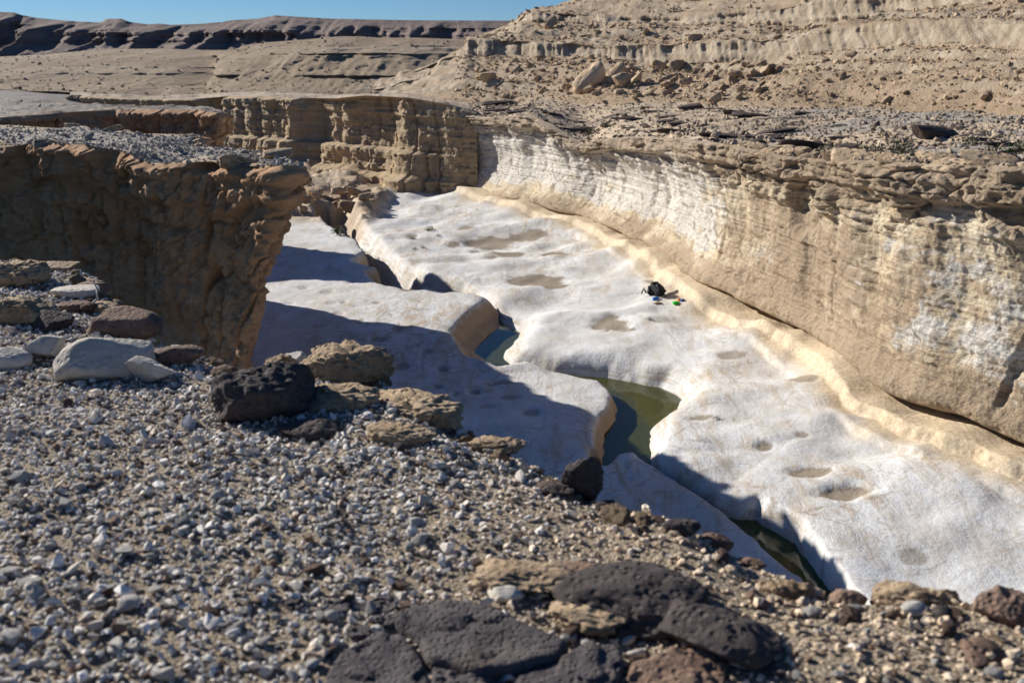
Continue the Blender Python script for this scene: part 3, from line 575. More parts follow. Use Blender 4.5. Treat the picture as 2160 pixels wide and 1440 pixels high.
# ------------------------------------------------------------------ the rim the viewer stands on
RIMP = [(-500, 500), (-200, 520), (0, 543), (133, 553), (180, 566), (212, 582), (222, 612), (243, 648), (280, 660), (320, 697), (373, 712), (433, 732), (520, 765), (563, 752), (633, 735), (700, 745), (760, 755), (815, 775), (835, 806), (960, 860), (1030, 905), (1090, 940), (1150, 955), (1200, 975), (1260, 1010), (1300, 1045),
        (1400, 1070), (1460, 1082), (1540, 1115), (1620, 1155), (1690, 1195), (1760, 1218), (1820, 1235), (1900, 1246), (2000, 1240), (2160, 1245), (2500, 1270)]
ZG = 8.5
RIM = [tuple(atz(a, b, ZG)[:2]) for a, b in RIMP]
RPOLY = RIM + [(6, -4), (-14, -4), (-14, 9)]
def ground_z(x, y):
    x = np.asarray(x, float); y = np.asarray(y, float)
    sd = sdf(RPOLY, x, y) + .06 * fbm(x, y, 0, .35, 3, 130)
    z = ZG + .05 * fbm(x, y, 0, 1.6, 3, 131) + .022 * fbm(x, y, 0, .28, 4, 132)
    z = z + .04 * sstep(.35, .05, sd) * fbm(x, y, 1, .25, 3, 134) - .05 * sstep(.3, .0, sd)
    z = z - 1.6 * sstep(.02, -.30, sd) - 8.0 * sstep(-.22, -.9, sd)
    return z, sd
gx, gy = np.linspace(-9.5, 4.0, 620), np.linspace(-1.0, 9.5, 480)
GX, GY = np.meshgrid(gx, gy, indexing='ij'); GZ, GSD = ground_z(GX, GY)
grid('ground', np.stack([GX, GY, GZ], -1), M['ground'], kind=STR)
def gz(x, y): return float(ground_z(np.array([x]), np.array([y]))[0][0])

# ------------------------------------------------------------------ rocks
def ico(sub):
    import bmesh
    bm = bmesh.new(); bmesh.ops.create_icosphere(bm, subdivisions=sub, radius=1)
    V = np.array([v.co[:] for v in bm.verts], np.float32); F = np.array([[v.index for v in f.verts] for f in bm.faces], np.int32); bm.free(); return V, F
ICO = {k: ico(k) for k in (1, 2, 3, 4, 5)}
ICO[0] = (np.array([[1, 0, 0], [-1, 0, 0], [0, 1, 0], [0, -1, 0], [0, 0, 1], [0, 0, -1]], np.float32), np.array([[0, 2, 4], [2, 1, 4], [1, 3, 4], [3, 0, 4], [2, 0, 5], [1, 2, 5], [3, 1, 5], [0, 3, 5]], np.int32))
def rock_shape(seed, sub=4, cuts=9, cut=(.55, .9), dims=(1, 1, 1), rough=.06, boxy=0.0, pit=0.0, lump=.12, crag=0.0):
    r = np.random.default_rng(seed); V, F = ICO[sub]; V = V.copy()
    if boxy: V = np.sign(V) * np.abs(V) ** (1 - boxy); V /= np.abs(V).max(0)
    V *= (1 + lump * fbm(V[:, 0], V[:, 1], V[:, 2], .9, 3, seed))[:, None]
    for _ in range(cuts):
        n = r.normal(size=3); n /= np.linalg.norm(n); q = V @ n; dcut = r.uniform(*cut) * q.max(); V -= np.maximum(q - dcut, 0)[:, None] * n * .92
    V *= np.array(dims)
    L = max(dims); nn = V / (np.linalg.norm(V, axis=1)[:, None] + 1e-9)
    V += nn * (rough * L * fbm(V[:, 0], V[:, 1], V[:, 2], .35 * L, 5, seed + 3, .55))[:, None]
    if crag:
        k1, _, ci = worley(V[:, 0] / (.30 * L), V[:, 1] / (.30 * L), V[:, 2] / (.24 * L), seed + 12); V += nn * (crag * L * ((ci - .5) * .9 + .6 * (.5 - k1)))[:, None]
        V += nn * (crag * .8 * L * fbm(V[:, 0], V[:, 1], V[:, 2], .10 * L, 3, seed + 13, .7))[:, None]
    if pit:
        V += nn * (pit * .9 * L * fbm(V[:, 0], V[:, 1], V[:, 2], .16 * L, 4, seed + 14, .7))[:, None]
        w1, _, _ = worley(V[:, 0] / (.13 * L), V[:, 1] / (.13 * L), V[:, 2] / (.13 * L), seed + 8); V -= nn * (pit * L * sstep(.5, .15, w1))[:, None]
    return V, F
def slab_shape(seed, outline, th, n_in=16, rough=.011, per=110):
    """flat slab from an outline (metres, local): domed noisy top, rounded broken edge"""
    o = np.array(outline, float); o = np.r_[o, o[:1]]; al = np.r_[0, np.cumsum(np.linalg.norm(np.diff(o, axis=0), axis=1))]
    s = np.linspace(0, al[-1], per, endpoint=False); C = np.stack([np.interp(s, al, o[:, k]) for k in (0, 1)], -1)
    C = (np.roll(C, 1, 0) + 2 * C + np.roll(C, -1, 0)) / 4
    cen = C.mean(0); L = np.abs(C - cen).max()
    C = cen + (C - cen) * (1 + .05 * fbm(C[:, 0] / L * 3, C[:, 1] / L * 3, seed, 1, 3, seed))[:, None]
    rings = [(1.0, -th), (1.02, -.4 * th), (1.0, -.12 * th), (.96, .0)] + [(k, .0) for k in np.linspace(.9, .04, n_in)]
    V = []
    for k, zz in rings: V.append(np.c_[cen + (C - cen) * k, np.full(per, zz)])
    V = np.array(V); top = np.array([r_[0] for r_ in rings]); zz = V[..., 2]
    V[..., 2] += np.where(zz > -.5 * th, 1, 0) * (rough * fbm(V[..., 0], V[..., 1], 0, .10, 5, seed + 1, .65) + .25 * th * np.round(2 * fbm(V[..., 0], V[..., 1], 0, .8 * L, 3, seed + 2)) / 2)
    F = []; m = len(rings); i = np.arange(m * per).reshape(m, per); j = np.roll(i, -1, 1)
    Q = np.stack([i[:-1], j[:-1], j[1:], i[1:]], -1).reshape(-1, 4)
    return V.reshape(-1, 3), Q
def put_rock(name, px, py, wpx, VF, mat, rot=0, sink=.25, zplane=ZG, label=None, cat='rock', group=None, tilt=(0, 0), gfun=gz, smooth=True, parent=None):
    """px,py: foot of the rock in the photo; VF is in units of its half width"""
    p = atz(px, py, zplane); m = mpp(px, py, zplane); V, F = VF; s = wpx * m / 2
    Vr = V * s
    Rm = np.array((Matrix.Rotation(rot, 3, 'Z') @ Matrix.Rotation(tilt[0], 3, 'X') @ Matrix.Rotation(tilt[1], 3, 'Y'))); Vr = Vr @ Rm.T
    Vr[:, 2] -= Vr[:, 2].min()
    h = Vr[:, 2].max(); Vr[:, 2] -= sink * h
    dy = Vr[:, 1].min()
    o = build(name, Vr, F, mat, smooth=smooth, label=label, cat=cat, group=group, parent=parent)
    o.location = (p[0], p[1] - dy * .75, gfun(p[0], p[1] - dy * .75)); return o

def RS(seed, **k): return rock_shape(seed, **k)
# pale boulders on the left
put_rock('boulder', 82, 762, 128, RS(11, sub=5, dims=(1, .8, .66), rough=.03, cuts=12, cut=(.38, .75), lump=.2), M['pale'], .3, .12, label='pale cream boulder wedged behind the long pale boulder on the gravel rim', cat='boulder')
put_rock('boulder', 208, 802, 186, RS(112, sub=5, dims=(1, .66, .62), rough=.03, boxy=.25, cuts=9, cut=(.55, .82), lump=.15), M['pale'], .25, .25, label='largest pale boulder, long and smooth-topped, on the gravel rim', cat='boulder', tilt=(0, -.12))
put_rock('boulder', 312, 808, 142, RS(13, sub=5, dims=(1, .7, .56), rough=.03, cuts=12, cut=(.35, .72), lump=.2), M['pale'], -.2, .12, label='low wedge-shaped pale boulder beside the longest pale boulder', cat='boulder')
put_rock('boulder', 10, 778, 90, RS(14, dims=(1, .8, .55), rough=.03), M['pale'], .5, .15, label='small grey-cream boulder beside the pale cream boulder, away from the longest one', cat='boulder')
put_rock('rock', 312, 728, 44, RS(15, sub=3, dims=(1, .8, .75), rough=.03, cut=(.4, .7)), M['pale'], 1, .15, label='small pointed pale rock behind the longest boulder')
# black and brown rocks on the gravel
put_rock('rock', 528, 888, 268, RS(16, sub=5, dims=(1, .72, .52), rough=.10, pit=.045, cut=(.5, .85), cuts=7, crag=.05), M['black'], .1, .14, label='big pitted black rock standing alone on the pale gravel', cat='rock')
put_rock('rock', 655, 925, 160, RS(17, sub=4, dims=(1, .62, .28), rough=.05, pit=.03), M['black'], -.1, .2, label='flat black rock in the shadow of the big pitted black rock')
put_rock('rock', 97, 700, 105, RS(18, sub=4, dims=(1, .7, .5), rough=.06, pit=.03), M['black'], -.4, .2, label='small black rock behind the pale boulders')
put_rock('rock', 240, 706, 178, RS(19, sub=4, dims=(1, .7, .42), rough=.06), M['rust'], -.3, .2, label='tan and rust-brown rock at the rim edge behind the longest pale boulder')
put_rock('rock', 368, 772, 118, RS(20, sub=4, dims=(1, .7, .40), rough=.05), M['rust'], .2, .2, label='reddish brown rock behind the wedge-shaped pale boulder')
put_rock('rock', 462, 783, 70, RS(21, sub=4, dims=(1, .7, .45), rough=.05), M['rust'], .2, .2, label='small brown rock at the rim above the big black rock')
put_rock('rock', 537, 790, 48, RS(22, sub=3, dims=(1, .8, .45), rough=.05), M['rust'], .8, .2, label='small orange-brown rock just behind the big black rock')
put_rock('rock', 1232, 1018, 112, RS(23, sub=5, dims=(.82, .7, 1.0), rough=.10, pit=.04, cut=(.5, .85), crag=.05), M['black'], .2, .12, label='upright dark rock standing on the rim edge above the green pool', tilt=(0, .25))
put_rock('rock', 1172, 1022, 90, RS(24, sub=4, dims=(1, .7, .42), rough=.06, pit=.03), M['black'], -.4, .2, label='low dark rock leaning against the upright rock on the rim')
put_rock('rock', 1282, 1042, 56, RS(25, sub=4, dims=(1, .7, .6), rough=.08, pit=.03), M['black'], .3, .2, label='small knobbly dark rock beside the upright rim rock')
# big black rock in two shelves
put_rock('rock', 1375, 1322, 372, RS(26, sub=5, dims=(1, .72, .23), rough=.07, pit=.03, cuts=7, cut=(.5, .9), crag=.05), M['black'], -.12, .30, label='broad domed black rock with rusty flank, upper of two touching rocks', tilt=(.05, .05))
put_rock('rock', 1540, 1398, 330, RS(27, sub=5, dims=(1, .60, .23), rough=.06, pit=.028, cuts=6, cut=(.5, .9), crag=.04), M['black'], -.35, .22, label='sloping black rock with pale fleck, lower of two touching rocks', tilt=(.1, .12))
put_rock('rock', 1210, 1212, 150, RS(28, sub=4, dims=(1, .6, .2), rough=.05, pit=.02), M['rust'], 0, .35, label='flat rust-brown rock buried against the broad domed black rock')
put_rock('rock', 1440, 1122, 92, RS(29, sub=4, dims=(1, .7, .42), rough=.07, pit=.03), M['black'], .3, .25, label='dark crumbly rock above the broad domed black rock')
put_rock('rock', 1515, 1118, 74, RS(30, sub=4, dims=(1, .6, .5), rough=.06, pit=.03), M['rust'], -.3, .25, label='purplish rock on the rim edge beside the dark water pool')
put_rock('rock', 1590, 1150, 70, RS(31, sub=4, dims=(1, .5, .3), rough=.06), M['rust'], -.5, .3, label='low purplish rock along the rim edge over the dark pool')
put_rock('rock', 2140, 1312, 120, RS(32, sub=5, dims=(1, .8, .5), rough=.10, pit=.04, crag=.06), M['rust'], .3, .15, label='lumpy brown-black rock on the rim beside the sunlit white floor')
put_rock('rock', 1800, 1240, 92, RS(33, sub=4, dims=(1, .7, .36), rough=.07), M['rust'], -.2, .3, label='low brown rock on the rim lip below the dark pool')
put_rock('rock', 2000, 1300, 60, RS(34, sub=4, dims=(1, .7, .5), rough=.07, pit=.03), M['black'], .5, .25, label='small black lump in the rim gravel near the lumpy brown rock')
put_rock('rock', 2080, 1400, 110, RS(35, sub=4, dims=(1, .7, .34), rough=.07), M['rust'], .9, .35, label='half-buried brown rock in gravel in front of the lumpy brown rock')
put_rock('rock', 1060, 1262, 92, RS(36, sub=4, dims=(1, .55, .32), rough=.03), M['pale'], 0, .15, label='flat pale stone lying in front of the tan crust')
put_rock('rock', 1345, 1365, 42, RS(37, sub=3, dims=(1, .8, .7), rough=.03, cut=(.4, .7)), M['pale'], 0, .1, label='angular pale stone with a sharp shadow between the dark slabs')
# dark flat paving slabs along the lower edge
SLABS = []
def slab(px_outline, th, seed, mat, label, name='slab', lift=.02, group=None):
    P = np.array([atz(a, b, ZG)[:2] for a, b in px_outline]); c = P.mean(0); SLABS.append([tuple(q) for q in c + (P - c) * .96])
    V, F = slab_shape(seed, P - c, th); o = build(name, V, F, mat, label=label, cat='slab', group=group)
    o.location = (c[0], c[1], gz(*c) + lift); return o
slab([(690, 1420), (720, 1375), (800, 1335), (850, 1345), (880, 1380), (905, 1440), (900, 1500), (680, 1500)], .07, 41, M['slab'], 'flat dark slab with rough speckled top, joined by a tan crack to a wider slab', lift=.032)
slab([(838, 1322), (860, 1296), (960, 1288), (1030, 1300), (1110, 1335), (1205, 1368), (1180, 1400), (1080, 1425), (1000, 1432), (960, 1420), (905, 1402), (885, 1360)], .07, 42, M['slab'], 'widest flat dark slab with tan patch and split ledge', lift=.042)
slab([(1192, 1398), (1240, 1362), (1300, 1365), (1318, 1395), (1300, 1445), (1250, 1500), (1080, 1500), (1090, 1432)], .07, 43, M['slab'], 'dark slab across a thin crack from the widest slab', lift=.036)
slab([(910, 1412), (970, 1428), (1070, 1434), (1070, 1500), (915, 1500)], .05, 44, M['slab'], 'narrow dark slab wedged below the widest slab', lift=.022)
slab([(1330, 1400), (1420, 1372), (1500, 1374), (1530, 1405), (1530, 1500), (1310, 1500)], .08, 45, M['rust'], 'dark slab with a red seam beneath the sloping black rock', lift=.03)
for k, o_ in enumerate([[(655, 1290), (700, 1270), (742, 1272), (735, 1292), (690, 1300)], [(755, 1280), (800, 1262), (835, 1258), (850, 1272), (820, 1290), (785, 1298)], [(865, 1282), (900, 1270), (935, 1282), (925, 1298), (880, 1298)],
                        [(788, 1308), (835, 1292), (858, 1298), (840, 1318), (800, 1325)], [(728, 1330), (765, 1315), (795, 1325), (780, 1342), (740, 1345)], [(592, 1275), (625, 1262), (650, 1278), (620, 1292)]]):
    slab(o_, .04, 50 + k, M['slab'], 'small dark slab fragment among gravel above the flat dark slabs', lift=.012, group='slab fragments in the rim gravel')

# tan conglomerate ledge pieces along the rim
for k, (a, b, wpx, dm, lab) in enumerate([
    (725, 800, 205, (1, .55, .40), 'tan conglomerate block with flat top on the rim behind the big black rock'),
    (590, 770, 70, (1, .7, .55), 'small tan crust lump at the rim between shaded cliff and flat-topped block'),
    (700, 868, 190, (1, .6, .32), 'knobbly tan crust below the flat-topped conglomerate block'),
    (860, 880, 250, (1, .5, .34), 'long tan crust ledge along the rim above the shaded bench'),
    (840, 942, 150, (1, .6, .34), 'rough tan crust lump at the gravel side of the long ledge'),
    (1045, 930, 120, (1, .55, .34), 'tan crust tip jutting over the shaded bench'),
    (1110, 1252, 210, (1, .6, .16), 'low tan crust patch beside the flat pale stone'),
    (1260, 1330, 190, (1, .6, .16), 'low tan crust between the domed black rock and dark slabs'),
    (1680, 1225, 120, (1, .5, .3), 'tan crust knob on the rim below the dark pool'),
    (1960, 1262, 170, (1, .5, .34), 'tan crust hump on the rim beside the sunlit white floor'),
    (30, 612, 110, (1, .7, .45), 'tan crust lump on the upper rim behind the small black rock'),
    (40, 690, 120, (1, .7, .45), 'weathered tan lump between the small black rock and the pale boulders')]):
    if 1 < k < 6: dm = (dm[0], dm[1], dm[2] * .62)
    put_rock('crust_ledge', a, b, wpx, RS(70 + k, sub=5, dims=dm, rough=.10, pit=.05, boxy=.35, cuts=5, cut=(.6, .9), crag=.13), M['crust'], .15 * ((k % 3) - 1) - .25, .22, label=lab, cat='rock ledge')
# layered slabs at the left rim
for k, (a, b, wpx, dm, mt, lab) in enumerate([
    (190, 618, 60, (1, .8, .42), 'rust', 'dark-sided block at the corner of the stepped left rim'),
    (228, 640, 46, (1, .8, .4), 'rust', 'brown block overhanging below the corner block of the stepped rim'),
    (150, 640, 90, (1, .7, .2), 'pale', 'flat pale slab below the corner block of the stepped rim'),
    (165, 596, 75, (1, .7, .16), 'crust', 'thin tan slab capping the stepped rim'),
    (90, 572, 120, (1, .6, .12), 'crust', 'wide thin tan slab along the upper rim'),
    (150, 662, 56, (1, .7, .35), 'rust', 'small red-brown rock beside the dry twig'),
    (210, 660, 60, (1, .7, .4), 'crust', 'tan lump at the foot of the dry twig')]):
    put_rock('rim_slab', a, b, wpx, RS(90 + k, sub=4, dims=dm, rough=.05, boxy=.45, cuts=6, cut=(.6, .9), crag=.03), M[mt], .2 * ((k % 3) - 1), .15, label=lab, cat='rock slab')

# ------------------------------------------------------------------ gravel: individual larger stones, and the uncountable rest
shapes = [rock_shape(500 + k, sub=3, cuts=10, cut=(.4, .78), dims=(1, random.uniform(.6, .9), random.uniform(.35, .65)), rough=.03, lump=.2) for k in range(14)]
chip_me = []
for V, F in shapes:
    V = V.copy(); V[:, 2] -= V[:, 2].min()
    o = build('loose_stone', V, F, M['chip']); chip_me.append(o.data); bpy.data.objects.remove(o)
BUSY = [(528, 850, 150), (205, 760, 100), (312, 780, 80), (82, 740, 70), (1375, 1240, 190), (1560, 1330, 160), (1000, 1370, 190), (800, 1400, 120), (1240, 1410, 90), (1430, 1420, 120), (1232, 980, 60), (725, 770, 110), (860, 850, 120)]
LANDM = [(528, 850, 'the big pitted black rock'), (205, 760, 'the longest pale boulder'), (312, 790, 'the wedge-shaped pale boulder'), (1375, 1240, 'the broad domed black rock'), (1560, 1330, 'the sloping black rock'), (1000, 1360, 'the widest dark slab'), (780, 1400, 'the speckled dark slab'), (800, 1280, 'the dark slab fragments'), (1232, 980, 'the upright rim rock'),
         (860, 860, 'the long tan crust ledge'), (1060, 1250, 'the flat pale stone'), (2120, 1290, 'the lumpy brown rim rock'), (170, 620, 'the stepped rim slabs'), (1960, 1250, 'the tan crust hump'), (655, 910, 'the flat black rock')]
cnt = 0; tries = 0
while cnt < 270 and tries < 6000:
    tries += 1
    px, py = random.uniform(-20, 2180), random.uniform(560, 1445)
    if random.random() < .35 * (px > 1000): continue
    if any(math.hypot((px - a) / r_, (py - b) / (r_ * .6)) < 1 for a, b, r_ in BUSY): continue
    p = atz(px, py, ZG); z_, s_ = ground_z(np.array([p[0]]), np.array([p[1]]))
    if s_[0] < .06: continue
    r_ = random.uniform(.016, .027) if random.random() < .86 else random.uniform(.027, .046)
    if random.random() < .12: mt = M['rust']
    elif random.random() < .05: mt = M['slab']
    else: mt = None
    o = bpy.data.objects.new('loose_stone', chip_me[cnt % len(chip_me)]); COL.objects.link(o)
    if mt: o.material_slots[0].link = 'OBJECT'; o.material_slots[0].material = mt
    o.location = (p[0], p[1], z_[0] - .15 * r_ + .006); o.rotation_euler = (random.uniform(-.35, .35), random.uniform(-.35, .35), random.uniform(0, 6.28))
    o.scale = (r_,) * 3
    dd_, lm = min((math.hypot(px - a, (py - b) * 1.6), nm) for a, b, nm in LANDM); how = 'close to' if dd_ < 170 else ('a short way from' if dd_ < 380 else 'in open gravel, far from')
    kd = ('brown' if mt is M['rust'] else 'dark') if mt else ('larger pale' if r_ > .027 else 'pale angular')
    tag(o, f'{kd} loose stone {how} {lm}', 'stone', f'{kd} loose stones {how} {lm}'); cnt += 1

RIMK = [('tan', 'crust', 'rough tan crust lump on the rim brink', 'tan lumps along the rim brink'), ('dark', 'rust', 'dark brown stone on the rim brink', 'dark stones along the rim brink'), ('pale', 'chip', 'pale stone on the rim brink', 'pale stones along the rim brink')]
rim_me = {}
for kk, mt, _, _ in RIMK:
    rim_me[kk] = []
    for q in range(6):
        V, F = rock_shape(800 + q * 7 + len(kk), sub=4, cuts=8, cut=(.45, .85), dims=(1, random.uniform(.6, .9), random.uniform(.4, .7)), rough=.08, lump=.2, crag=.12 if kk == 'tan' else .03); V[:, 2] -= V[:, 2].min()
        o = build('brink_stone', V, F, M[mt]); rim_me[kk].append(o.data); bpy.data.objects.remove(o)
RA = np.array([atz(a, b, ZG)[:2] for a, b in RIMP if -60 <= a <= 2250]); ral = np.r_[0, np.cumsum(np.linalg.norm(np.diff(RA, axis=0), axis=1))]
for q in range(150):
    t_ = random.uniform(0, ral[-1]); x_ = np.interp(t_, ral, RA[:, 0]); y_ = np.interp(t_, ral, RA[:, 1]); kk, mt, lab, grp = RIMK[0 if random.random() < .6 else (1 if random.random() < .55 else 2)]
    y_ -= random.uniform(.0, .22); x_ -= random.uniform(-.03, .1); r_ = random.lognormvariate(-3.55, .45) * (.7 + .08 * y_); r_ = min(r_, .07)
    if inst_far := (gz(x_, y_) < ZG - .15): continue
    o = bpy.data.objects.new('brink_stone', rim_me[kk][q % 6]); COL.objects.link(o); o.location = (x_, y_, gz(x_, y_) - .25 * r_); o.scale = (r_,) * 3; o.rotation_euler = (random.uniform(-.3, .3), random.uniform(-.3, .3), random.uniform(0, 6))
    lm = min((math.hypot(x_ - atz(a, b, ZG)[0], y_ - atz(a, b, ZG)[1]), nm) for a, b, nm in LANDM)[1]
    tag(o, f'{lab} near {lm}', 'stone', f'{grp} near {lm}')

def pebbles(pos, rad, sub, tint, cuts=5, flat=(.35, .75), lift=.1):
    V, F = ICO[sub]; K = len(pos); nv = len(V)
    P = np.repeat(V[None], K, 0).astype(np.float32)
    P *= (1 + .20 * rng.standard_normal((K, nv, 1)).astype(np.float32))
    for _ in range(cuts):
        n = rng.normal(size=(K, 1, 3)).astype(np.float32); n /= np.linalg.norm(n, axis=-1, keepdims=True)
        q = (P * n).sum(-1, keepdims=True); P -= np.maximum(q - rng.uniform(.35, .8, (K, 1, 1)).astype(np.float32), 0) * n
    sc = np.stack([np.ones(K), rng.uniform(.55, .95, K), rng.uniform(*flat, K)], -1).astype(np.float32)
    P *= sc[:, None]
    ax = rng.normal(0, .35, (K, 2)); az = rng.uniform(0, 6.28, K)
    def rot(i, j, a):
        c, s = np.cos(a)[:, None].astype(np.float32), np.sin(a)[:, None].astype(np.float32)
        u, v_ = P[..., i].copy(), P[..., j].copy(); P[..., i] = c * u - s * v_; P[..., j] = s * u + c * v_
    rot(1, 2, ax[:, 0]); rot(0, 2, ax[:, 1]); rot(0, 1, az)
    P *= rad[:, None, None].astype(np.float32)
    P[..., 2] += (-P[..., 2].min(1) - lift * rad)[:, None]
    P += pos[:, None].astype(np.float32)
    FF = (F[None] + (np.arange(K) * nv)[:, None, None]).reshape(-1, 3)
    return P.reshape(-1, 3), FF, np.repeat(tint, nv, 0)
def tints(K, warmth):
    g = np.clip(rng.normal(.66, .14, K), .24, .86)[:, None]; wm = np.clip(rng.normal(warmth, .25), 0, 1)[:, None]
    c = g * ((1 - wm) * np.array([1.0, .955, .875]) + wm * np.array([1.02, .80, .56]))
    k = rng.random(K); c[k < .07] = np.array([.20, .125, .085]) * rng.uniform(.7, 1.3, ((k < .07).sum(), 1)); c[(k > .07) & (k < .11)] = np.array([.09, .075, .07]); return c
def scatter(K, rmed, rsig, rmin, rmax, sub, cuts, off=.0):
    y = rng.uniform(1.5, 9.3, int(K * 2.2)); keep = rng.random(len(y)) < (1.24 * y + 1) / (1.24 * 9.3 + 1); y = y[keep]
    x = rng.uniform(-.56, .56, len(y)) * (y + .7)
    z, sd = ground_z(x, y); k = sd > -.10
    mask = fbm(x, y, 0, .8, 3, 140); crust = sstep(-.7, .7, x - .25 * (y - 3)) * sstep(-.35, .25, mask); k &= rng.random(len(x)) > crust * .45
    for pg in SLABS: k &= ~(inside(pg, x, y) & (rng.random(len(x)) < .93))
    x, y, z = x[k][:K], y[k][:K], z[k][:K]; crust = crust[k][:K]
    r_ = np.clip(np.exp(rng.normal(math.log(rmed), rsig, len(x))), rmin, rmax)
    return pebbles(np.stack([x, y, z + off], -1), r_, sub, tints(len(x), .16 + .55 * crust + .38 * sstep(-.6, 1.0, x)), cuts)
parts = [scatter(5000, .0185, .36, .012, .048, 2, 9), scatter(38000, .0125, .36, .006, .024, 1, 5, .0), scatter(90000, .0078, .40, .003, .014, 0, 2, -.001)]
off = 0; VV, FF, TT = [], [], []
for P, F, t in parts: VV.append(P); FF.append(F + off); TT.append(t); off += len(P)
build('gravel', np.concatenate(VV), np.concatenate(FF), M['pebble'], smooth=False, attrs=dict(tint=np.concatenate(TT)), kind='stuff', label='grey and cream limestone gravel covering the rim')

# ------------------------------------------------------------------ boulders and rubble on the hillside, dark slabs and blocks on the terrace
bshapes = [rock_shape(700 + k, sub=3, cuts=9, cut=(.4, .8), dims=(1, random.uniform(.5, .9), random.uniform(.4, .8)), rough=.05, boxy=.5, lump=.12, crag=.03) for k in range(12)]
bme, dme = [], []
for k, (V, F) in enumerate(bshapes):
    for lst, mt, nm, fl in ((bme, 'tan', 'hill_boulder', 1), (dme, 'tdark', 'dark_slab', .38)):
        Vq = V * np.array([1, 1, fl]); Vq[:, 2] -= Vq[:, 2].min(); o = build(nm, Vq, F, M[mt]); lst.append(o.data); bpy.data.objects.remove(o)
def inst(name, me, loc, sc, rot, label, cat, group):
    o = bpy.data.objects.new(name, me); COL.objects.link(o); o.location = loc; o.scale = sc if isinstance(sc, tuple) else (sc,) * 3; o.rotation_euler = rot; return tag(o, label, cat, group)
def hill_pt(px, t): 
    i = int(np.argmin(np.abs(PXH - px))); j = int(np.argmin(np.abs(HT - t))); return HG[i, j]
n = 0
while n < 190:
    px = random.gauss(1430, 190) if random.random() < .75 else random.uniform(1000, 2150); t = random.uniform(.03, .95)
    if not 1010 < px < 2200: continue
    p = hill_pt(px, t); r_ = min(1.5, random.lognormvariate(-1.1, .5)) * (1.15 if 1300 < px < 1650 else .8) * p[1] / 90
    inst('hill_boulder', bme[n % 12], (p[0], p[1], p[2] - .2 * r_), r_, (random.uniform(-.3, .3), random.uniform(-.7, .1), random.uniform(-.5, .9)), f"{'large' if r_ > .55 else ('middling' if r_ > .33 else 'small')} tan boulder on the rubble slope {'close under the lower cliff band' if t > .66 else ('halfway below the lower cliff band' if t > .33 else 'near the foot of the hill')}", 'boulder', f"{'large' if r_ > .55 else ('middling' if r_ > .33 else 'small')} boulders {'high' if t > .66 else ('midway' if t > .33 else 'low')} on the rubble slope"); n += 1
for k in range(60):
    px = random.uniform(1120, 2150); t = random.uniform(2.05, 2.95); p = hill_pt(px, t); r_ = min(.9, random.lognormvariate(-1.2, .4)) * p[1] / 95
    inst('hill_boulder', bme[k % 12], (p[0], p[1], p[2] - .2 * r_), r_, (random.uniform(-.3, .3), random.uniform(-.6, .1), random.uniform(-.5, .9)), 'tan boulder lying on the slope between the two cliff bands', 'boulder', 'boulders between the cliff bands')
for (px, t, r_, lab) in ((1262, .38, 1.9, 'largest tilted tan boulder on the rubble slope'), (1095, .62, .75, 'lone dark-shadowed boulder on the path across the slope'), (1310, .58, 1.3, 'broad tan boulder uphill of the largest tilted boulder')):
    p = hill_pt(px, t); inst('hill_boulder', bme[3], (p[0], p[1], p[2] - .3), (r_, r_ * .7, r_ * .8), (.1, -.6, .4), lab, 'boulder', None)
# small rubble of the slopes
def slope_rubble(name, pts, rad, tint, label):
    P, F, t = pebbles(pts, rad, 1, tint, 3, (.4, .8), .3); build(name, P, F, M['rubble'], smooth=False, attrs=dict(tint=t), kind='stuff', label=label)
K = 9000; ii = rng.integers(0, len(PXH), K); jj = np.where(rng.random(K) < .60, rng.integers(0, 100, K), np.where(rng.random(K) < .7, rng.integers(142, 194, K), rng.integers(226, 262, K))); ok = PXH[ii] > 960; ii, jj = ii[ok], jj[ok]
hc = np.array([.54, .40, .25]) * rng.uniform(.65, 1.2, (len(ii), 1))
slope_rubble('hill_rubble', HG[ii, jj] + rng.normal(0, .12, (len(ii), 3)) * np.array([1, 1, 0]), np.clip(np.exp(rng.normal(-2.3, .45, len(ii))), .04, .36) * HG[ii, jj, 1] / 85, hc, 'small tan rubble scattered over the hillside')
K = 7000; ii = rng.integers(0, len(U), K); jj = (rng.random(K) * (nw - 1)).astype(int); tc = np.where((rng.random(K) < .2)[:, None], np.array([.12, .09, .075]), np.array([.42, .33, .23])) * rng.uniform(.7, 1.2, (K, 1))
slope_rubble('terrace_rubble', TR[ii, jj], np.clip(np.exp(rng.normal(-2.7, .45, K)), .03, .22), tc, 'small brown stones scattered over the terrace above the wall')
K = 7000; ii = rng.integers(0, P1.shape[0], K); jj = rng.integers(0, P1.shape[1], K); tc = np.array([.42, .38, .32]) * rng.uniform(.5, 1.25, (K, 1))
slope_rubble('promontory_gravel', P1[ii, jj], np.clip(np.exp(rng.normal(-3.1, .45, K)), .02, .16), tc, 'grey gravel covering the flat top of the shaded promontory')
K = 800; ii = rng.integers(0, len(PXM), K); jj = rng.integers(0, len(MT), K); tc = np.array([.36, .28, .19]) * rng.uniform(.6, 1.2, (K, 1))
slope_rubble('mid_hill_rubble', MG[ii, jj], np.clip(np.exp(rng.normal(-1.75, .4, K)), .08, .5), tc, 'brown rubble scattered over the middle hills')
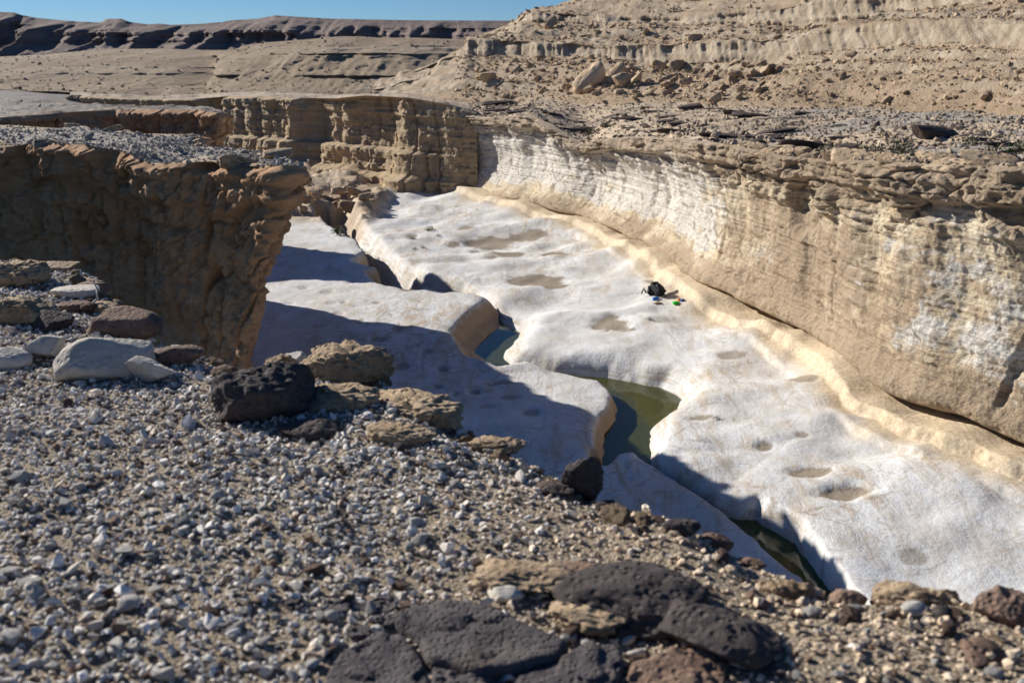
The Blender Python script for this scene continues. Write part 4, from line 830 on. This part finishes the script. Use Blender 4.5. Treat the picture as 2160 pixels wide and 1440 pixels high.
# dark varnished slabs on the terrace
for k in range(110):
    px = random.uniform(1010, 2150); wq_ = random.choice([random.gauss(.12, .05), random.gauss(.30, .08), random.gauss(.62, .1)])
    if not .03 < wq_ < .95: continue
    p = terrace_pt(px, wq_); r_ = min(1.3, random.lognormvariate(-1.0, .45)) * (1.2 if px < 1800 else .8)
    inst('dark_slab', dme[k % 12], (p[0], p[1], p[2] - .06), (r_ * 1.3, r_ * .8, r_ * .8), (random.uniform(-.08, .08), random.uniform(-.08, .08), random.uniform(-.5, .5)), 'dark brown varnished slab lying on the terrace above the sunlit wall', 'slab', 'dark slabs on the terrace')
p = terrace_pt(1960, .30); inst('dark_slab', dme[5], (p[0], p[1], p[2] - .1), (1.25, .8, 1.25), (.0, .05, .1), 'largest dark slab pile with long shadow on the terrace gravel', 'slab', None)
# tan caprock blocks along the rim of the wall
for k in range(15):
    px = 1560 + k * 41 + random.uniform(-14, 14); p = terrace_pt(px, random.uniform(.0, .05)); r_ = random.uniform(.35, .75)
    inst('caprock_block', bme[(k * 5) % 12], (p[0], p[1] + .2, p[2] - .35 * r_), (r_ * 1.4, r_ * .8, r_ * .75), (0, 0, random.uniform(-.3, .3) - .9), 'tan caprock block on the brink of the sunlit canyon wall', 'rock block', 'caprock blocks on the brink')
# blocks on the brink of the shaded promontory
for k in range(26):
    i = int(random.uniform(.25, .99) * (P1.shape[0] - 1)); j = random.choice([2, 4, 7, P1.shape[1] - 4, P1.shape[1] - 8]); p = P1[i, j]; r_ = random.uniform(.18, .45)
    inst('brink_block', bme[(k * 7) % 12], (p[0], p[1], p[2] - .3 * r_), (r_ * 1.3, r_ * .9, r_ * .8), (0, 0, random.uniform(-1, 1)), 'brown block on the edge of the shaded promontory top', 'rock block', 'blocks on the promontory edge')
# debris mound at the foot of the far wall
for k in range(30):
    px, py = random.uniform(620, 775), random.uniform(420, 468)
    if py > 445 and px > 720: py -= 20
    c = atz(px, py, .4); r_ = random.uniform(.25, .62)
    inst('fallen_block', bme[(k * 5) % 12], (c[0], c[1] + 1.5, float(floor_z(np.array([c[0]]), np.array([c[1] + 1.5]))[0]) - .25 * r_), (r_ * 1.3, r_, r_ * random.uniform(.8, 1.5)), (0, 0, random.uniform(-1, 1)), 'tan fallen block heaped at the foot of the far canyon wall', 'rock block', 'fallen blocks below the far wall')

# ------------------------------------------------------------------ plants
leafm = {k: mat_plain(k, c, .7, .3) for k, c in (('fresh_green_leaf', (.06, .10, .03)), ('dry_shrub_leaf', (.13, .125, .075)))}
stemm = mat_plain('shrub_stem', (.20, .15, .10))
def shrub_mesh(seed, n, up, mat):
    r = np.random.default_rng(seed); Vs, Fs = [], []; q = 0
    for _ in range(n):
        d = r.normal(size=3); d[2] = abs(d[2]) * up + .15; d /= np.linalg.norm(d); base = d * r.uniform(.15, 1.0) * np.array([1, 1, 1.1]); s_ = r.uniform(.08, .2)
        a = np.cross(d, r.normal(size=3)); a /= np.linalg.norm(a)
        Vs += [base - a * s_ * .25, base + d * s_ * .6 - a * s_ * .4, base + d * s_ * 1.7, base + d * s_ * .6 + a * s_ * .4]; Fs.append([q, q + 1, q + 2, q + 3]); q += 4
    return np.array(Vs), np.array(Fs)
def tube(P, r_, n=5):
    P = np.array(P, float); V, F = [], []
    for i, p in enumerate(P):
        d = P[min(i + 1, len(P) - 1)] - P[max(i - 1, 0)]; d /= np.linalg.norm(d); a = np.cross(d, [.3, .2, .9]); a /= np.linalg.norm(a); b = np.cross(d, a); rr_ = r_[i] if hasattr(r_, '__len__') else r_
        for k in range(n): t_ = 2 * math.pi * k / n; V.append(p + rr_ * (a * math.cos(t_) + b * math.sin(t_)))
    for i in range(len(P) - 1):
        for k in range(n): F.append([i * n + k, i * n + (k + 1) % n, (i + 1) * n + (k + 1) % n, (i + 1) * n + k])
    return np.array(V), np.array(F)
def stems_mesh(seed, up):
    r = np.random.default_rng(seed); Vs, Fs, q = [], [], 0
    for _ in range(7):
        d = r.normal(size=3); d[2] = abs(d[2]) * up + .2; d /= np.linalg.norm(d); V, F = tube([[0, 0, -.05], d * .45, d * .9 + [0, 0, .1]], [.03, .02, .008], 4); Vs.append(V); Fs.append(F + q); q += len(V)
    return np.concatenate(Vs), np.concatenate(Fs)
SM = []
for k, (up, mt, nl) in enumerate(((2.2, 'fresh_green_leaf', 260), (.7, 'fresh_green_leaf', 160), (.8, 'dry_shrub_leaf', 240))):
    V, F = shrub_mesh(900 + k, nl, up, mt); a = build('foliage', V, F, leafm[mt], smooth=False); V, F = stems_mesh(910 + k, up); b = build('stem', V, F, stemm); SM.append((a.data, b.data)); bpy.data.objects.remove(a); bpy.data.objects.remove(b)
def shrub(loc, s_, kind, label, group=None):
    e = bpy.data.objects.new('shrub', None); COL.objects.link(e); e.location = loc; e.scale = (s_,) * 3; e.rotation_euler = (0, 0, random.uniform(0, 6)); tag(e, label, 'shrub', group)
    for nm, me in zip(('foliage', 'stem'), SM[kind]):
        c = bpy.data.objects.new(nm, me); COL.objects.link(c); c.parent = e
def fz(x, y): return float(floor_z(np.array([x]), np.array([y]))[0])
for (px, py, s_, k, lab, g) in ((712, 500, .42, 0, 'tall upright green shrub on the bench beside the far slot', None), (771, 531, .26, 1, 'green shrub on the lip of the slot below the upright shrub', None), (907, 485, .30, 1, 'larger green tuft on the white slab near the gravel patches', None),
        (925, 495, .16, 1, 'small green tuft on the white slab beyond the gear', 'small green tufts on the white slab'), (870, 498, .2, 1, 'small green tuft on the white slab beyond the gear', 'small green tufts on the white slab'), (893, 514, .2, 1, 'small green tuft on the white slab beyond the gear', 'small green tufts on the white slab'), (875, 517, .16, 1, 'small green tuft on the white slab beyond the gear', 'small green tufts on the white slab'),
        (1371, 684, .16, 1, 'green tuft beside the round gravel pothole', None), (1513, 882, .13, 1, 'green tuft in the floor crack above the shadow edge', None), (583, 520, .3, 1, 'green shrub at the foot of the shaded promontory', None)):
    c = atz(px, py, .2); shrub((c[0], c[1], fz(c[0], c[1]) - .03), s_, k, lab, g)
for (px, w_, s_, k) in ((1820, .05, .45, 2), (1860, .09, .35, 2), (1750, .10, .3, 2), (1910, .10, .4, 2), (1285, .20, .45, 2), (1250, .15, .4, 2), (2150, .14, .4, 1), (2095, .12, .3, 2), (1890, .06, .3, 2), (2050, .2, .3, 2)):
    p = terrace_pt(px, w_); shrub((p[0], p[1], p[2] - .04), s_, k, 'grey-green desert shrub growing on the terrace above the wall', 'shrubs on the terrace')
for (px, t) in ((1465, 4.35), (1488, 4.42), (1425, 4.15)):
    p = hill_pt(px, t); shrub((p[0], p[1], p[2] - .05), .75, 2, 'grey-green shrub high on the hill above the upper cliff band', 'shrubs high on the hill')

# ------------------------------------------------------------------ dry twig on the rim
c = atz(205, 655, ZG); g0 = gz(c[0], c[1])
V, F = tube([(c[0] - .14, c[1] - .04, g0 + .03), (c[0] - .03, c[1] - .02, g0 + .045), (c[0] + .01, c[1], g0 + .08), (c[0] + .01, c[1] + .01, g0 + .14), (c[0] - .012, c[1] + .02, g0 + .19)], [.008, .007, .008, .007, .004], 6)
tw = build('dry_twig', V, F, mat_plain('bleached_twig', (.55, .50, .43)), label='bleached dry twig bent upward on the stepped rim', cat='twig')

# ------------------------------------------------------------------ hikers' gear on the canyon floor
def box(dims, bev=.25, sub=2, seed=0, rough=.03):
    import bmesh
    bm = bmesh.new(); bmesh.ops.create_cube(bm, size=1); bmesh.ops.bevel(bm, geom=bm.edges[:], offset=bev, segments=3, affect='EDGES', profile=.6); bmesh.ops.triangulate(bm, faces=bm.faces[:])
    bmesh.ops.subdivide_edges(bm, edges=bm.edges[:], cuts=2, use_grid_fill=True)
    V = np.array([v.co[:] for v in bm.verts]); F = [[v.index for v in f.verts] for f in bm.faces]; bm.free(); F = np.array([f[:3] if len(f) == 3 else f[:3] for f in F if len(f) == 3])
    V = V * np.array(dims); V += (rough * fbm(V[:, 0], V[:, 1], V[:, 2], .15, 3, seed))[:, None] * np.sign(V); V[:, 2] -= V[:, 2].min(); return V, F
gm = {k: mat_plain(k, c, r_) for k, c, r_ in (('black_nylon', (.012, .012, .016), .6), ('blue_fabric', (.01, .22, .70), .5), ('green_fabric', (.02, .55, .04), .5), ('orange_fabric', (.75, .20, .02), .5), ('navy_fabric', (.05, .10, .35), .6), ('grey_cloth', (.26, .25, .30), .8), ('brown_leather', (.22, .13, .06), .7), ('white_cloth', (.7, .72, .75), .7))}
def gear(name, px, py, label, cat, rz=0.0):
    c = atz(px, py, .35); zz = fz(c[0], c[1]); c = atz(px, py, zz); e = bpy.data.objects.new(name, None); COL.objects.link(e); e.location = (c[0], c[1], fz(c[0], c[1]) - .02); e.rotation_euler = (0, 0, rz); return tag(e, label, cat)
def gp(e, name, VF, mat, loc=(0, 0, 0), rot=(0, 0, 0)):
    o = build(name, VF[0], VF[1], gm[mat], parent=e); o.location = loc; o.rotation_euler = rot; return o
e = gear('backpack', 1396, 627, 'black backpack lying on the sunlit canyon floor', 'backpack', .3); e.rotation_euler = (R(-62), 0, .5); e.location.z += .14
gp(e, 'body', box((.38, .28, .58), .18, seed=1), 'black_nylon'); gp(e, 'lid', box((.36, .30, .16), .25, seed=2), 'black_nylon', (0, 0, .5)); gp(e, 'front_pocket', box((.28, .12, .32), .25, seed=3), 'black_nylon', (0, -.17, .06))
for sx in (-1, 1): gp(e, 'shoulder_strap', tube([(sx * .1, .14, .55), (sx * .12, .26, .42), (sx * .12, .24, .2), (sx * .1, .14, .06)], .025, 6), 'black_nylon')
e = gear('dry_bag', 1378, 622, 'small black bag with raised roll top lying beside the backpack', 'bag', .1)
gp(e, 'body', box((.5, .26, .26), .3, seed=4), 'black_nylon'); gp(e, 'roll_top', box((.14, .12, .16), .3, seed=5), 'black_nylon', (-.16, 0, .22)); gp(e, 'handle', tube([(-.3, 0, .1), (-.42, 0, .28), (-.5, 0, .06)], .04, 6), 'black_nylon')
e = gear('water_bottle', 1382, 631, 'bright blue bottle lying in front of the black backpack', 'bottle', .2)
def lathe(prof, n=14):
    V = [[r_ * math.cos(2 * math.pi * k / n), r_ * math.sin(2 * math.pi * k / n), h] for r_, h in prof for k in range(n)]
    F = [[i * n + k, i * n + (k + 1) % n, (i + 1) * n + (k + 1) % n, (i + 1) * n + k] for i in range(len(prof) - 1) for k in range(n)]; return np.array(V), np.array(F)
gp(e, 'body', lathe([(.001, 0), (.06, 0), (.065, .02), (.065, .2), (.03, .26), (.001, .26)]), 'blue_fabric', (-.1, 0, .07), (0, R(90), 0)); gp(e, 'cap', lathe([(.001, 0), (.032, 0), (.032, .05), (.001, .05)]), 'white_cloth', (.16, 0, .07), (0, R(90), 0))
e = gear('sandal', 1388, 637, 'brown leather sandal lying below the blue bottle', 'sandal', .4)
gp(e, 'sole', box((.34, .15, .05), .2, seed=7), 'brown_leather'); gp(e, 'strap', tube([(-.02, -.07, .04), (0, -.05, .12), (0, .05, .12), (-.02, .07, .04)], .018, 6), 'brown_leather')
e = gear('cloth_strip', 1412, 612, 'grey twisted cloth stretched from the backpack to the green pouch', 'cloth', 0)
gp(e, 'twisted_cloth', tube([(-.2, -.25, .05), (0, 0, .08), (.22, .25, .06), (.42, .55, .09)], [.05, .06, .07, .05], 8), 'grey_cloth')
e = gear('pouch', 1427, 612, 'bright green pouch at the end of the grey cloth', 'pouch', .3)
gp(e, 'body', box((.26, .18, .12), .3, seed=8), 'green_fabric'); gp(e, 'flap', box((.24, .06, .03), .3, seed=9), 'green_fabric', (0, -.08, .09))
e = gear('cap', 1434, 608, 'small orange cap beside the green pouch', 'cap', .2)
gp(e, 'crown', lathe([(.09, 0), (.09, .05), (.06, .1), (.001, .115)]), 'orange_fabric'); gp(e, 'brim', box((.14, .1, .02), .3, seed=10), 'orange_fabric', (0, -.12, 0))
e = gear('folded_cloth', 1441, 609, 'navy blue folded cloth beside the orange cap', 'cloth', .5)
gp(e, 'lower_fold', box((.18, .14, .05), .3, seed=11), 'navy_fabric'); gp(e, 'upper_fold', box((.15, .12, .05), .3, seed=12), 'navy_fabric', (0, 0, .045))
